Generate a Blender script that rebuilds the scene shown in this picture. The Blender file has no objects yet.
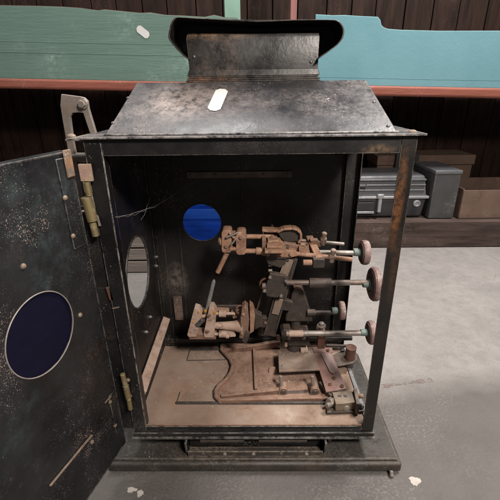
import bpy, bmesh, math, random
from mathutils import Vector as V, Matrix, Euler
random.seed(7)
sc = bpy.context.scene
COL = sc.collection

# ------------------------------------------------------------------ camera
CAM = V((.0068, -.6, .6708))
RT = V((.99988572, .00905374, -.01210664)); UP = V((.00768229, .38542015, .92270921)); FW = RT.cross(UP) * -1
FP = 376.0                                   # focal length in pixels of a 500 px frame
cd = bpy.data.cameras.new('camera'); cam = bpy.data.objects.new('camera', cd); COL.objects.link(cam)
m = Matrix((RT, UP, -FW)).transposed().to_4x4(); m.translation = CAM
cam.matrix_world = m
cd.sensor_width = 36; cd.lens = FP / 500 * 36; cd.clip_start = .01; cd.clip_end = 60
sc.camera = cam

def ray(px, py): return FW + RT * ((px - 250) / FP) - UP * ((py - 250) / FP)
def at(px, py, Y):                           # point of the picture at real depth Y (metres behind the front of the box)
    r = ray(px, py); return CAM + r * ((Y - CAM.y) / r.y)
def atz(px, py, Z):
    r = ray(px, py); return CAM + r * ((Z - CAM.z) / r.z)
def atx(px, py, X):
    r = ray(px, py); return CAM + r * ((X - CAM.x) / r.x)

# ------------------------------------------------------------------ materials
def nd(t, kind, **kw):
    n = t.nodes.new(kind)
    for k, v in kw.items():
        if k in n.inputs: n.inputs[k].default_value = v
        else: setattr(n, k, v)
    return n
def rgba(c): return (c[0], c[1], c[2], 1)
def noise(t, co, scale, detail=4, rough=.6, stretch=None, off=0):
    mp = nd(t, 'ShaderNodeMapping'); t.links.new(co, mp.inputs[0])
    mp.inputs['Location'].default_value = (off, off * .7, off * 1.3)
    if stretch: mp.inputs['Scale'].default_value = stretch
    n = nd(t, 'ShaderNodeTexNoise'); n.inputs['Scale'].default_value = scale
    n.inputs['Detail'].default_value = detail; n.inputs['Roughness'].default_value = rough
    t.links.new(mp.outputs[0], n.inputs['Vector']); return n.outputs['Fac']
def ramp(t, fac, lo, hi, a=0., b=1.):
    r = nd(t, 'ShaderNodeMapRange'); t.links.new(fac, r.inputs[0])
    r.inputs[1].default_value = lo; r.inputs[2].default_value = hi; r.inputs[3].default_value = a; r.inputs[4].default_value = b
    return r.outputs[0]
def mul(t, a, b, op='MULTIPLY'):
    n = nd(t, 'ShaderNodeMath', operation=op)
    for i, x in enumerate((a, b)):
        if isinstance(x, (int, float)): n.inputs[i].default_value = x
        else: t.links.new(x, n.inputs[i])
    return n.outputs[0]
def mix(t, fac, a, b):
    n = nd(t, 'ShaderNodeMix', data_type='RGBA')
    for i, x in ((0, fac), (6, a), (7, b)):
        if isinstance(x, (int, float)): n.inputs[i].default_value = x
        elif isinstance(x, tuple): n.inputs[i].default_value = rgba(x)
        else: t.links.new(x, n.inputs[i])
    return n.outputs[2]
def mat(name, base, rough=.5, metal=0., base2=None, bscale=12, layers=(), edge=None, bump=.0, bumpscale=150, rvar=.12, stretch=None, updust=None, spec=None, spots=(), dots=()):
    """layers: (colour, patch scale, patch lo, patch hi, speck scale, speck lo, speck hi) dirt and wear with shapes of their own"""
    M = bpy.data.materials.new(name); M.use_nodes = True; t = M.node_tree
    bs = t.nodes['Principled BSDF']; co = nd(t, 'ShaderNodeTexCoord').outputs['Object']
    col = base
    f = noise(t, co, bscale, 6, .65, stretch)
    c = mix(t, ramp(t, f, .35, .65), base, base2 or tuple(x * .7 for x in base))
    rg = ramp(t, f, .3, .7, max(rough - rvar, .05), min(rough + rvar, 1)); tot = None
    for i, (lc, ps, pl, ph, ss, sl, sh) in enumerate(layers):
        p = ramp(t, noise(t, co, ps, 5, .6, None, 3.1 + i * 2.7), pl, ph)
        s = ramp(t, noise(t, co, ss * 1.7, 5, .8, None, 7.9 + i), sl - .03, sh + .03)
        p = mul(t, p, ramp(t, noise(t, co, ps * 5, 4, .7, None, 1.1 + i), .34, .56))
        k = mul(t, p, s); c = mix(t, k, c, lc)
        rg = mul(t, rg, mul(t, k, .35), 'ADD')
    if updust:
        g = nd(t, 'ShaderNodeNewGeometry'); sx = nd(t, 'ShaderNodeSeparateXYZ'); t.links.new(g.outputs['Normal'], sx.inputs[0])
        k = mul(t, ramp(t, sx.outputs[2], .2, 1., 0, updust[1]), ramp(t, noise(t, co, 60, 5, .7, None, 4), .3, .6))
        c = mix(t, k, c, updust[0]); rg = mul(t, rg, mul(t, k, .3), 'ADD')
    for i, (lc, ps, pl, ph, ds, th) in enumerate(dots):
        p = ramp(t, noise(t, co, ps, 6, .68, None, 2.3 + i * 5.1), pl, ph, -.16, .05)
        s = mul(t, noise(t, co, ds, 2.5, .6, None, 5.5 + i), p, 'ADD')
        k = ramp(t, s, th, th + .03); c = mix(t, k, c, lc); rg = mul(t, rg, mul(t, k, .35), 'ADD')
    for (sc_, cen, rad, strength) in spots:
        mp = nd(t, 'ShaderNodeMapping'); mp.vector_type = 'POINT'; t.links.new(co, mp.inputs[0])
        mp.inputs['Scale'].default_value = tuple(1 / q for q in rad); mp.inputs['Location'].default_value = tuple(-c_ / q for c_, q in zip(cen, rad))
        ln_ = nd(t, 'ShaderNodeVectorMath', operation='LENGTH'); t.links.new(mp.outputs[0], ln_.inputs[0])
        k = mul(t, ramp(t, ln_.outputs['Value'], 1., .3), ramp(t, noise(t, co, 70, 6, .75, None, 6), .38, .62)); c = mix(t, mul(t, k, strength), c, sc_)
    if edge:
        be = nd(t, 'ShaderNodeBevel', samples=4); be.inputs['Radius'].default_value = edge[2]
        g = nd(t, 'ShaderNodeNewGeometry'); dt = nd(t, 'ShaderNodeVectorMath', operation='DOT_PRODUCT')
        t.links.new(be.outputs[0], dt.inputs[0]); t.links.new(g.outputs['Normal'], dt.inputs[1])
        k = mul(t, ramp(t, dt.outputs['Value'], .995, .94), ramp(t, noise(t, co, 55, 6, .75, None, 9), .40, .58)); k = mul(t, k, edge[1])
        c = mix(t, k, c, edge[0])
    t.links.new(c, bs.inputs['Base Color']); t.links.new(rg, bs.inputs['Roughness'])
    bs.inputs['Metallic'].default_value = metal
    if spec is not None: bs.inputs['Specular IOR Level'].default_value = spec
    if bump:
        b = nd(t, 'ShaderNodeBump'); b.inputs['Strength'].default_value = 1; b.inputs['Distance'].default_value = bump
        h = mul(t, noise(t, co, bumpscale, 5, .7, stretch), mul(t, f, .8), 'ADD')
        t.links.new(h, b.inputs['Height']); t.links.new(b.outputs[0], bs.inputs['Normal'])
    return M

PINK = (.30, .20, .15); DUST = (.34, .29, .26)
M = {}
M['black'] = mat('black_paint', (.006, .0056, .006), .38, 0, (.016, .015, .0155), 9,
                 [(DUST, 5, .50, .68, 420, .55, .66), (DUST, 2, .3, .6, 300, .64, .70), ((.06, .04, .03), 11, .6, .75, 60, .45, .6)],
                 ((.50, .46, .42), .9, .002), .0006, 120, dots=(((.45, .42, .39), 12, .40, .70, 330, .66),))
M['inner'] = mat('sooty_paint', (.006, .0055, .0055), .5, 0, (.012, .0105, .010), 10,
                 [(DUST, 5, .50, .64, 380, .56, .68), ((.07, .045, .03), 7, .52, .7, 70, .5, .62)],
                 ((.32, .29, .26), .5, .0014), .0006, 100, spots=(((.20, .17, .15), (-.205, .15, .30), (.035, .03, .06), .6), ((.12, .075, .05), (.0, .15, .12), (.25, .04, .05), .6)), dots=(((.36, .32, .29), 7, .40, .66, 360, .66),))
M['header'] = mat('header_paint', (.007, .0065, .007), .38, 0, (.014, .013, .0135), 9, [(DUST, 5, .50, .68, 420, .55, .66)], ((.40, .36, .32), .7, .0016), .0005, 100,
                  spots=(((.20, .12, .055), (.20, -.16, .684), (.03, .05, .010), .8),))
M['door'] = mat('speckled_black_paint', (.006, .006, .0066), .38, 0, (.016, .016, .018), 12,
                [((.09, .06, .045), 9, .58, .72, 120, .5, .6), ((.022, .034, .037), 7, .5, .7, 30, .4, .6)],
                ((.34, .32, .31), .6, .0018), .0006, 110, dots=(((.27, .20, .17), 8, .42, .66, 620, .605), ((.34, .31, .28), 14, .40, .72, 480, .665)))
M['roof'] = mat('dusty_roof_paint', (.019, .019, .022), .34, 0, (.034, .034, .038), 14,
                [((.20, .17, .16), 6, .44, .62, 90, .40, .62), ((.45, .42, .40), 3, .3, .6, 330, .63, .69), ((.085, .083, .088), 9, .4, .7, 60, .4, .65)],
                ((.62, .58, .55), 1., .0024), .0006, 60,
                dots=(((.50, .46, .43), 12, .38, .68, 420, .655),), spots=(((.36, .29, .26), (-.125, -.06, .755), (.085, .10, .045), .8), ((.22, .19, .18), (-.06, -.04, .75), (.12, .12, .05), .5)))
M['chimney'] = mat('chimney_paint', (.008, .0075, .0075), .34, 0, (.019, .018, .0175), 16,
                   [((.13, .10, .085), 7, .48, .66, 260, .52, .66), ((.08, .045, .03), 8, .52, .70, 60, .45, .6)], ((.2, .17, .15), .6, .002), .0004, 70,
                   spots=(((.20, .13, .085), (-.06, .0, .866), (.09, .05, .016), .8), ((.26, .13, .07), (-.09, .0, .79), (.08, .05, .008), .7)))
M['rustpost'] = mat('rust_stained_paint', (.008, .0075, .007), .42, 0, (.015, .012, .010), 10,
                    [((.05, .028, .016), 9, .56, .7, 55, .42, .6), (DUST, 3, .4, .6, 300, .62, .70)], ((.3, .25, .2), .6, .0016), .0005, 100,
                    spots=(((.21, .085, .03), (.241, -.16, .60), (.011, .05, .10), .8), ((.09, .045, .025), (.25, -.16, .48), (.009, .05, .09), .5)))
M['pan'] = mat('dusty_pan', (.35, .265, .215), .8, 0, (.25, .17, .125), 7,
               [((.10, .055, .035), 6, .50, .68, 25, .42, .68), ((.24, .10, .04), 9, .54, .68, 40, .42, .62), ((.45, .37, .32), 5, .5, .65, 20, .45, .6), ((.13, .07, .045), 4, .45, .65, 260, .60, .68), ((.6, .5, .42), 5, .45, .6, 260, .62, .68)], None, .0008, 220, spots=(((.17, .085, .05), (.05, .03, .10), (.20, .11, .05), .75), ((.12, .065, .04), (-.05, .12, .10), (.24, .035, .05), .8), ((.30, .13, .05), (-.17, -.06, .10), (.06, .06, .05), .5)))
M['cast'] = mat('rusty_casting', (.24, .145, .105), .7, 0, (.16, .08, .055), 25,
                [((.045, .03, .025), 22, .48, .64, 90, .4, .6)], ((.5, .34, .26), .5, .0015), .0012, 170, updust=((.40, .27, .2), .5))
M['tan'] = mat('tan_rust', (.38, .23, .155), .68, 0, (.25, .125, .075), 30,
               [((.07, .04, .03), 30, .48, .62, 130, .40, .6), ((.6, .45, .36), 26, .55, .65, 200, .5, .6)], ((.62, .42, .3), .5, .0012), .0011, 170)
M['pinkcast'] = mat('pale_cast', (.50, .385, .32), .75, 0, (.38, .25, .19), 30,
                    [((.11, .06, .04), 28, .50, .64, 120, .42, .6), ((.7, .33, .04), 38, .66, .72, 90, .42, .5)], ((.62, .48, .4), .5, .0012), .0011, 170)
M['steel'] = mat('dull_steel', (.30, .27, .25), .48, .35, (.20, .165, .14), 40,
                 [((.25, .13, .08), 30, .52, .66, 150, .42, .6)], ((.5, .46, .42), .5, .001), .0003, 300)
M['darkmetal'] = mat('dark_metal', (.062, .050, .043), .55, .1, (.034, .026, .022), 30,
                     [((.20, .13, .09), 25, .54, .68, 160, .48, .62)], ((.28, .23, .2), .5, .0013), .0011, 170, updust=((.22, .16, .13), .4))
M['platform'] = mat('grey_platform', (.27, .205, .165), .65, 0, (.16, .115, .09), 22,
                    [((.32, .21, .145), 20, .46, .62, 160, .44, .6), ((.07, .05, .04), 26, .5, .64, 90, .42, .6)], ((.5, .43, .36), .7, .0013), .0006, 200)
M['redplate'] = mat('red_oxide_plate', (.27, .16, .135), .65, 0, (.19, .105, .088), 30,
                    [((.20, .10, .08), 26, .56, .66, 160, .46, .6), ((.5, .4, .35), 20, .55, .65, 220, .5, .6)], ((.5, .4, .35), .4, .001), .0003, 260)
M['copper'] = mat('brown_copper', (.17, .085, .06), .5, .3, (.11, .055, .04), 30, [((.3, .2, .15), 20, .55, .7, 160, .5, .6)], None, .0003, 260)
M['shaftbrown'] = mat('shaft_brown', (.16, .12, .10), .5, .2, (.10, .07, .06), 40, [((.28, .2, .16), 30, .52, .66, 150, .42, .6)], None, .0003, 300)
M['brass'] = mat('old_brass', (.30, .24, .11), .5, .5, (.22, .17, .09), 50,
                 [((.5, .42, .33), 50, .5, .62, 160, .45, .6), ((.12, .08, .05), 40, .54, .66, 200, .48, .6)], ((.6, .5, .35), .5, .001), .0004, 260)
M['hingepink'] = mat('pink_primer', (.33, .21, .175), .65, 0, (.4, .3, .2), 50, [((.6, .5, .44), 50, .5, .6, 160, .5, .6)], None, .0003, 260)
M['knobred'] = mat('knob_face', (.15, .085, .075), .5, 0, (.09, .055, .05), 45, [((.42, .27, .25), 60, .5, .62, 200, .46, .6)], ((.55, .38, .36), .75, .002), .0003, 260)
M['knobrim'] = mat('knob_rim', (.27, .18, .168), .55, 0, (.17, .105, .098), 60, [((.13, .08, .07), 50, .50, .62, 200, .46, .6), ((.5, .44, .4), 40, .52, .62, 120, .45, .6)], ((.15, .09, .08), .7, .002), .0003, 260)
M['knobteal'] = mat('verdigris', (.15, .21, .19), .6, .0, (.09, .12, .11), 50, [((.36, .42, .38), 50, .5, .62, 200, .46, .6)], None, .0003, 260)
M['rivet'] = mat('rivet_metal', (.27, .21, .155), .6, .2, (.14, .10, .075), 120, [], None, 0)
M['screw'] = mat('dark_screw', (.08, .08, .085), .4, .5, (.16, .15, .14), 90, [], None, 0)
M['sticker'] = mat('white_label', (.66, .65, .63), .6, 0, (.56, .54, .52), 25, [], None, 0)
M['plinth'] = mat('worn_plinth_paint', (.022, .019, .017), .5, 0, (.05, .043, .038), 8,
                  [((.13, .12, .105), 8, .40, .60, 120, .44, .62), ((.10, .06, .035), 9, .5, .66, 70, .45, .6), ((.012, .011, .01), 14, .5, .64, 60, .45, .6)],
                  ((.34, .28, .22), .9, .0035), .001, 60, dots=(((.36, .33, .29), 9, .36, .68, 260, .655),), stretch=(.5, 1, 1))
M['web'] = mat('web_silk', (.4, .38, .36), .8)
M['flake'] = mat('paint_flake', (.62, .50, .40), .8, 0, (.5, .33, .2), 60)

def glass(name, colr, tr, base, trans=.5):
    Mt = bpy.data.materials.new(name); Mt.use_nodes = True; t = Mt.node_tree; t.nodes.clear()
    o = nd(t, 'ShaderNodeOutputMaterial'); tb = nd(t, 'ShaderNodeBsdfTransparent'); tb.inputs[0].default_value = rgba(tr)
    tl = nd(t, 'ShaderNodeBsdfTranslucent'); co = nd(t, 'ShaderNodeTexCoord').outputs['Object']
    f = ramp(t, noise(t, co, 14, 4, .6, (.4, 1, 2.2)), .35, .65)
    t.links.new(mix(t, f, colr, tuple(x * .45 for x in colr)), tl.inputs[0])
    a = nd(t, 'ShaderNodeMixShader'); a.inputs[0].default_value = trans; t.links.new(tb.outputs[0], a.inputs[1]); t.links.new(tl.outputs[0], a.inputs[2])
    pr = nd(t, 'ShaderNodeBsdfPrincipled'); pr.inputs['Base Color'].default_value = rgba(base); pr.inputs['Roughness'].default_value = .3
    b = nd(t, 'ShaderNodeMixShader'); b.inputs[0].default_value = .14; t.links.new(a.outputs[0], b.inputs[1]); t.links.new(pr.outputs[0], b.inputs[2])
    t.links.new(b.outputs[0], o.inputs[0]); return Mt
M['blueglass'] = glass('cobalt_glass', (.06, .22, 1.), (.32, .62, 1.), (.01, .04, .3), .42)
M['violetglass'] = glass('violet_glass', (.09, .08, .2), (.10, .09, .2), (.04, .038, .08), .4)

def wood(name, a, b, scale, stretch, rough=.75, dirt=None, bump=.002):
    return mat(name, a, rough, 0, b, scale, dirt or [], None, bump, scale * 2.2, stretch=stretch, spec=.15)
M['plank'] = wood('dark_planks', (.034, .017, .012), (.012, .007, .0055), 6, (5, 5, .5), .7, [((.10, .06, .05), 2.5, .5, .7, 60, .45, .65)])
M['beam'] = wood('worn_beam', (.10, .07, .06), (.04, .028, .025), 5, (.6, 5, 6), .8,
                 [((.26, .2, .17), 3, .5, .68, 50, .45, .62), ((.028, .02, .018), 4, .54, .66, 30, .45, .6)])
M['dustwood'] = wood('dusty_wood', (.46, .39, .34), (.34, .28, .24), 5, (.6, 5, 6), .8)
M['redrail'] = wood('red_rail', (.30, .105, .075), (.22, .075, .055), 5, (.5, 4, 5), .55, [((.5, .26, .2), 4, .5, .68, 60, .5, .65)])
M['redpost'] = wood('pink_post', (.26, .12, .11), (.20, .085, .08), 5, (4, 4, .5), .6)
M['greenbox'] = mat('green_board', (.125, .20, .165), .85, 0, (.105, .175, .145), 5, [((.27, .37, .32), 5, .5, .7, 40, .45, .65), ((.09, .15, .12), 3, .54, .7, 120, .55, .68)], None, .0012, 40, stretch=(.3, 1, 3))
M['greenpost'] = mat('pale_green_paint', (.19, .32, .25), .7, 0, (.16, .27, .21), 8)
M['teal'] = mat('teal_board', (.135, .285, .325), .85, 0, (.12, .26, .30), 4, [((.12, .25, .28), 6, .58, .75, 60, .5, .65)], None, .0006, 60)
M['tealedge'] = mat('teal_edge', (.30, .45, .48), .8, 0, (.2, .3, .3), 20)
M['cardboard'] = mat('brown_card', (.16, .10, .075), .85, 0, (.12, .075, .055), 8, [((.24, .17, .13), 9, .5, .68, 60, .45, .62), ((.05, .035, .03), 12, .55, .7, 40, .45, .62)])
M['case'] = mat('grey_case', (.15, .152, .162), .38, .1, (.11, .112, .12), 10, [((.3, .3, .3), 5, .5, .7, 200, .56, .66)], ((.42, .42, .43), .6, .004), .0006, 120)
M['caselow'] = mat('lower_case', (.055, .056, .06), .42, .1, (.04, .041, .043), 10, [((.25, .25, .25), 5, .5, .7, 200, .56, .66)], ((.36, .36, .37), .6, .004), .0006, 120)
M['casedark'] = mat('dark_case', (.03, .03, .032), .5, 0)
M['silver'] = mat('silver_trim', (.42, .42, .43), .4, .5)

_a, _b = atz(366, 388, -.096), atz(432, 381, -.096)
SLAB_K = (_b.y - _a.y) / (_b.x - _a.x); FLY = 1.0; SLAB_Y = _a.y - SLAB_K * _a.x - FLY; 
def concrete():
    Mt = bpy.data.materials.new('concrete_floor'); Mt.use_nodes = True; t = Mt.node_tree; bs = t.nodes['Principled BSDF']
    co = nd(t, 'ShaderNodeTexCoord').outputs['Object']
    a = noise(t, co, 3.0, 8, .62); b = noise(t, co, 26, 6, .7, None, 5); s = noise(t, co, 160, 3, .6, None, 2)
    c = mix(t, ramp(t, a, .32, .68), (.205, .19, .18), (.31, .292, .278))
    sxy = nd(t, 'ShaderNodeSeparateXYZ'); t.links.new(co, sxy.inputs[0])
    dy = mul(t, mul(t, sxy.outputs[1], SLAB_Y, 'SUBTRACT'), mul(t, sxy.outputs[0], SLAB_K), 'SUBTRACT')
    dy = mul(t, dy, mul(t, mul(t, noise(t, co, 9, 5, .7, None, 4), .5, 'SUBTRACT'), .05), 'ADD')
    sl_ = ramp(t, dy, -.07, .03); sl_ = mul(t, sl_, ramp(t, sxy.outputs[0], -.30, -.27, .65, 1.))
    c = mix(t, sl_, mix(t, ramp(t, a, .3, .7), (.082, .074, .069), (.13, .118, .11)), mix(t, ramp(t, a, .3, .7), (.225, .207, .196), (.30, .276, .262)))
    c = mix(t, ramp(t, b, .42, .72, 0, .4), c, (.125, .112, .104)); c = mix(t, ramp(t, noise(t, co, 2.3, 6, .7, None, 12), .50, .64, 0, .4), c, (.15, .14, .132))
    c = mix(t, mul(t, ramp(t, noise(t, co, 5, 4, .6, None, 8), .5, .62), ramp(t, s, .50, .70, 0, .35)), c, (.33, .305, .285))
    c = mix(t, ramp(t, noise(t, co, 240, 2, .6, None, 3), .62, .70, 0, .6), c, (.07, .065, .06))
    # hairline cracks
    vo = nd(t, 'ShaderNodeTexVoronoi', feature='DISTANCE_TO_EDGE'); vo.inputs['Scale'].default_value = 1.9
    mp = nd(t, 'ShaderNodeMapping'); t.links.new(co, mp.inputs[0])
    ns = nd(t, 'ShaderNodeTexNoise'); ns.inputs['Scale'].default_value = 7; t.links.new(co, ns.inputs['Vector'])
    va = nd(t, 'ShaderNodeMix', data_type='RGBA', blend_type='ADD'); va.inputs[0].default_value = .25
    t.links.new(mp.outputs[0], va.inputs[6]); t.links.new(ns.outputs['Color'], va.inputs[7]); t.links.new(va.outputs[2], vo.inputs['Vector'])
    cr = ramp(t, vo.outputs['Distance'], .001, .0045, .45, 0); cr = mul(t, cr, ramp(t, a, .50, .60))
    c = mix(t, cr, c, (.10, .095, .09))
    t.links.new(c, bs.inputs['Base Color']); bs.inputs['Roughness'].default_value = .8
    bp = nd(t, 'ShaderNodeBump'); bp.inputs['Distance'].default_value = .004
    t.links.new(mul(t, b, mul(t, s, .4), 'ADD'), bp.inputs['Height']); t.links.new(bp.outputs[0], bs.inputs['Normal'])
    return Mt
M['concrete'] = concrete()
M['redline'] = mat('worn_red_paint', (.25, .17, .155), .8, 0, (.22, .175, .16), 30, [((.20, .185, .175), 14, .45, .6, 80, .40, .56)])
def ragged(Mt):
    t = Mt.node_tree; bs = t.nodes['Principled BSDF']; co = nd(t, 'ShaderNodeTexCoord').outputs['Object']
    t.links.new(ramp(t, noise(t, co, 55, 6, .75, None, 2), .46, .66, .0, .8), bs.inputs['Alpha'])
ragged(M['redline'])
M['whitestain'] = mat('pale_spill', (.52, .47, .43), .8, 0, (.42, .38, .35), 40)

# ------------------------------------------------------------------ mesh builder
class MB:
    def __init__(s): s.v = []; s.f = []
    def add(s, vs, fs):
        n = len(s.v); s.v += [V(x) for x in vs]; s.f += [tuple(i + n for i in f) for f in fs]; return s
    def box(s, a, b):
        x0, x1 = sorted((a[0], b[0])); y0, y1 = sorted((a[1], b[1])); z0, z1 = sorted((a[2], b[2]))
        return s.add([(x0, y0, z0), (x1, y0, z0), (x1, y1, z0), (x0, y1, z0), (x0, y0, z1), (x1, y0, z1), (x1, y1, z1), (x0, y1, z1)],
                     [(3, 2, 1, 0), (4, 5, 6, 7), (0, 1, 5, 4), (1, 2, 6, 5), (2, 3, 7, 6), (3, 0, 4, 7)])
    def obox(s, c, ex, ey, ez):                      # centre and three half-extent vectors
        c = V(c); P = [c + ex * i + ey * j + ez * k for k in (-1, 1) for i, j in ((-1, -1), (1, -1), (1, 1), (-1, 1))]
        return s.add(P, [(3, 2, 1, 0), (4, 5, 6, 7), (0, 1, 5, 4), (1, 2, 6, 5), (2, 3, 7, 6), (3, 0, 4, 7)])
    def bar(s, p, q, w, h, up=(0, 0, 1), w2=None, h2=None):
        p = V(p); q = V(q); d = (q - p).normalized(); sd = d.cross(V(up)).normalized(); u = sd.cross(d)
        w2 = w if w2 is None else w2; h2 = h if h2 is None else h2
        P = [p + sd * (i * w / 2) + u * (j * h / 2) for i, j in ((-1, -1), (1, -1), (1, 1), (-1, 1))] + \
            [q + sd * (i * w2 / 2) + u * (j * h2 / 2) for i, j in ((-1, -1), (1, -1), (1, 1), (-1, 1))]
        return s.add(P, [(3, 2, 1, 0), (4, 5, 6, 7), (0, 1, 5, 4), (1, 2, 6, 5), (2, 3, 7, 6), (3, 0, 4, 7)])
    def lathe(s, p, ax, prof, n=28):                 # prof: (distance along axis, radius)
        p = V(p); a = V(ax).normalized(); e = a.orthogonal().normalized(); g = a.cross(e); vs = []; fs = []
        for (t, r) in prof:
            for i in range(n):
                an = 2 * math.pi * i / n; vs.append(p + a * t + (e * math.cos(an) + g * math.sin(an)) * r)
        for k in range(len(prof) - 1):
            for i in range(n):
                j = (i + 1) % n; fs.append((k * n + i, k * n + j, (k + 1) * n + j, (k + 1) * n + i))
        fs.append(tuple(range(n - 1, -1, -1))); fs.append(tuple((len(prof) - 1) * n + i for i in range(n)))
        return s.add(vs, fs)
    def cyl(s, p, q, r, r2=None, n=24, c=.0006):
        p = V(p); q = V(q); L = (q - p).length; r2 = r if r2 is None else r2; c = min(c, r * .4, L * .4)
        return s.lathe(p, q - p, [(0, r - c), (c, r), (L - c, r2), (L, max(r2 - c, 1e-4))], n)
    def dome(s, p, ax, r, h=None, n=16):
        h = h or r * .6
        return s.lathe(p, ax, [(-.0005, r)] + [(h * math.sin(k * math.pi / 10), r * math.cos(k * math.pi / 10)) for k in range(5)] + [(h, r * .05)], n)
    def hexnut(s, p, ax, r, h): return s.lathe(p, ax, [(0, r), (h * .85, r), (h, r * .86)], 6)
    def torus(s, c, ax, R_, r, n=28, k=10, sy=1.):
        c = V(c); a = V(ax).normalized(); e = a.orthogonal().normalized(); g = a.cross(e); vs = []; fs = []
        for i in range(n):
            t = 2 * math.pi * i / n; dr = e * math.cos(t) + g * math.sin(t) * sy
            for j in range(k):
                u = 2 * math.pi * j / k; vs.append(c + dr * (R_ + r * math.cos(u)) + a * (r * math.sin(u)))
        for i in range(n):
            for j in range(k): fs.append((i * k + j, ((i + 1) % n) * k + j, ((i + 1) % n) * k + (j + 1) % k, i * k + (j + 1) % k))
        return s.add(vs, fs)
    def prism(s, pts, ext):                          # planar polygon of 3-D points pushed along ext
        n = len(pts); pts = [V(x) for x in pts]; e = V(ext)
        nr = V((0, 0, 0))
        for i in range(n): nr += pts[i].cross(pts[(i + 1) % n])
        if nr.dot(e) > 0: pts = pts[::-1]
        vs = pts + [x + e for x in pts]
        fs = [tuple(range(n)), tuple(range(2 * n - 1, n - 1, -1))] + [((i + 1) % n, i, i + n, (i + 1) % n + n) for i in range(n)]
        return s.add(vs, fs)
    def tube(s, pts, r, n=12):
        pts = [V(x) for x in pts]; vs = []; fs = []; pe = None
        for i, p in enumerate(pts):
            d = (pts[min(i + 1, len(pts) - 1)] - pts[max(i - 1, 0)]).normalized()
            e = d.orthogonal().normalized() if pe is None else (pe - d * pe.dot(d)).normalized(); pe = e; g = d.cross(e)
            for j in range(n): vs.append(p + (e * math.cos(2 * math.pi * j / n) + g * math.sin(2 * math.pi * j / n)) * r)
        for i in range(len(pts) - 1):
            for j in range(n): fs.append((i * n + j, i * n + (j + 1) % n, (i + 1) * n + (j + 1) % n, (i + 1) * n + j))
        fs.append(tuple(range(n - 1, -1, -1))); fs.append(tuple((len(pts) - 1) * n + j for j in range(n)))
        return s.add(vs, fs)
    def plate(s, o, ux, uz, w, h, holes, th, n=64):  # sheet w x h in the plane (ux, uz) with ONE round hole (cu, cv, r), thickness vector th
        o = V(o); ux = V(ux); uz = V(uz); th = V(th); cu, cv, r = holes
        angs = sorted([2 * math.pi * i / n for i in range(n)] + [math.atan2(b - cv, a - cu) % (2 * math.pi) for a in (0, w) for b in (0, h)])
        inn = []; out = []
        for a in angs:
            c_, s_ = math.cos(a), math.sin(a); inn.append((cu + r * c_, cv + r * s_)); ts = []
            if c_ > 1e-9: ts.append((w - cu) / c_)
            if c_ < -1e-9: ts.append(-cu / c_)
            if s_ > 1e-9: ts.append((h - cv) / s_)
            if s_ < -1e-9: ts.append(-cv / s_)
            t = min(ts); out.append((cu + t * c_, cv + t * s_))
        k = len(angs); vs = []
        for e in (V((0, 0, 0)), th):
            vs += [o + ux * a + uz * b + e for a, b in inn] + [o + ux * a + uz * b + e for a, b in out]
        fs = []
        for i in range(k):
            j = (i + 1) % k
            fs += [(i, j, k + j, k + i), (2 * k + j, 2 * k + i, 3 * k + i, 3 * k + j), (j, i, 2 * k + i, 2 * k + j), (k + i, k + j, 3 * k + j, 3 * k + i)]
        return s.add(vs, fs)
    def build(s, name, material, parent=None, bevel=.0006, seg=2, smooth=True):
        org = V((0, 0, 0)); p = parent
        while p: org += p.location; p = p.parent
        loc = V((0, 0, 0))
        if parent is None:
            lo = V([min(v[i] for v in s.v) for i in range(3)]); hi = V([max(v[i] for v in s.v) for i in range(3)])
            loc = V(((lo.x + hi.x) / 2, (lo.y + hi.y) / 2, lo.z)); org = loc
        me = bpy.data.meshes.new(name); me.from_pydata([v - org for v in s.v], [], s.f); me.update()
        bm = bmesh.new(); bm.from_mesh(me); bmesh.ops.recalc_face_normals(bm, faces=bm.faces)
        bmesh.ops.dissolve_degenerate(bm, dist=1e-6, edges=bm.edges); bm.to_mesh(me); bm.free()
        if smooth:
            for f in me.polygons: f.use_smooth = True
            me.set_sharp_from_angle(angle=math.radians(32))
        me.materials.append(material)
        o = bpy.data.objects.new(name, me); COL.objects.link(o); o.parent = parent; o.location = loc
        if bevel:
            b = o.modifiers.new('bevel', 'BEVEL'); b.width = bevel; b.segments = seg; b.limit_method = 'ANGLE'; b.angle_limit = math.radians(50); b.harden_normals = False
        return o
def tag(o, label=None, cat=None, group=None, kind=None):
    for k, v in (('label', label), ('category', cat), ('group', group), ('kind', kind)):
        if v: o[k] = v
    return o
def empty(name, loc, label, cat, group=None):
    o = bpy.data.objects.new(name, None); COL.objects.link(o); o.location = loc; o.empty_display_size = .05
    return tag(o, label, cat, group)
X, Y, Z = V((1, 0, 0)), V((0, 1, 0)), V((0, 0, 1))
GZ = -.096                                         # the concrete

# ------------------------------------------------------------------ setting
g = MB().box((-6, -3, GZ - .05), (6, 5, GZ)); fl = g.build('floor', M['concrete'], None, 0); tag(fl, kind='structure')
def blob(name, c, rx, ry, z, material, n=30, jag=.25, label=None):
    vs = []
    for i in range(n):
        a = 2 * math.pi * i / n; k = 1 + jag * (random.random() - .5) + .15 * math.sin(3 * a + 1)
        vs.append((c[0] + rx * k * math.cos(a), c[1] + ry * k * math.sin(a), z))
    o = MB().prism(vs, (0, 0, .0006)).build(name, material, None, 0); tag(o, kind='structure'); return o
c = atz(415, 481, GZ); blob('paint_spill', (c.x, c.y), .012, .010, GZ + .0004, M['whitestain'])
c = atz(132, 490, GZ); blob('paint_spill', (c.x, c.y), .010, .006, GZ + .0004, M['whitestain'], jag=.5)
c = atz(140, 494, GZ); blob('paint_spill', (c.x, c.y), .006, .008, GZ + .0004, M['whitestain'], jag=.6)
ln = []
a0 = atz(366, 388, GZ); a1 = atz(432, 380, GZ); a2 = atz(470, 395, GZ)
top = []; bot = []
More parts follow.
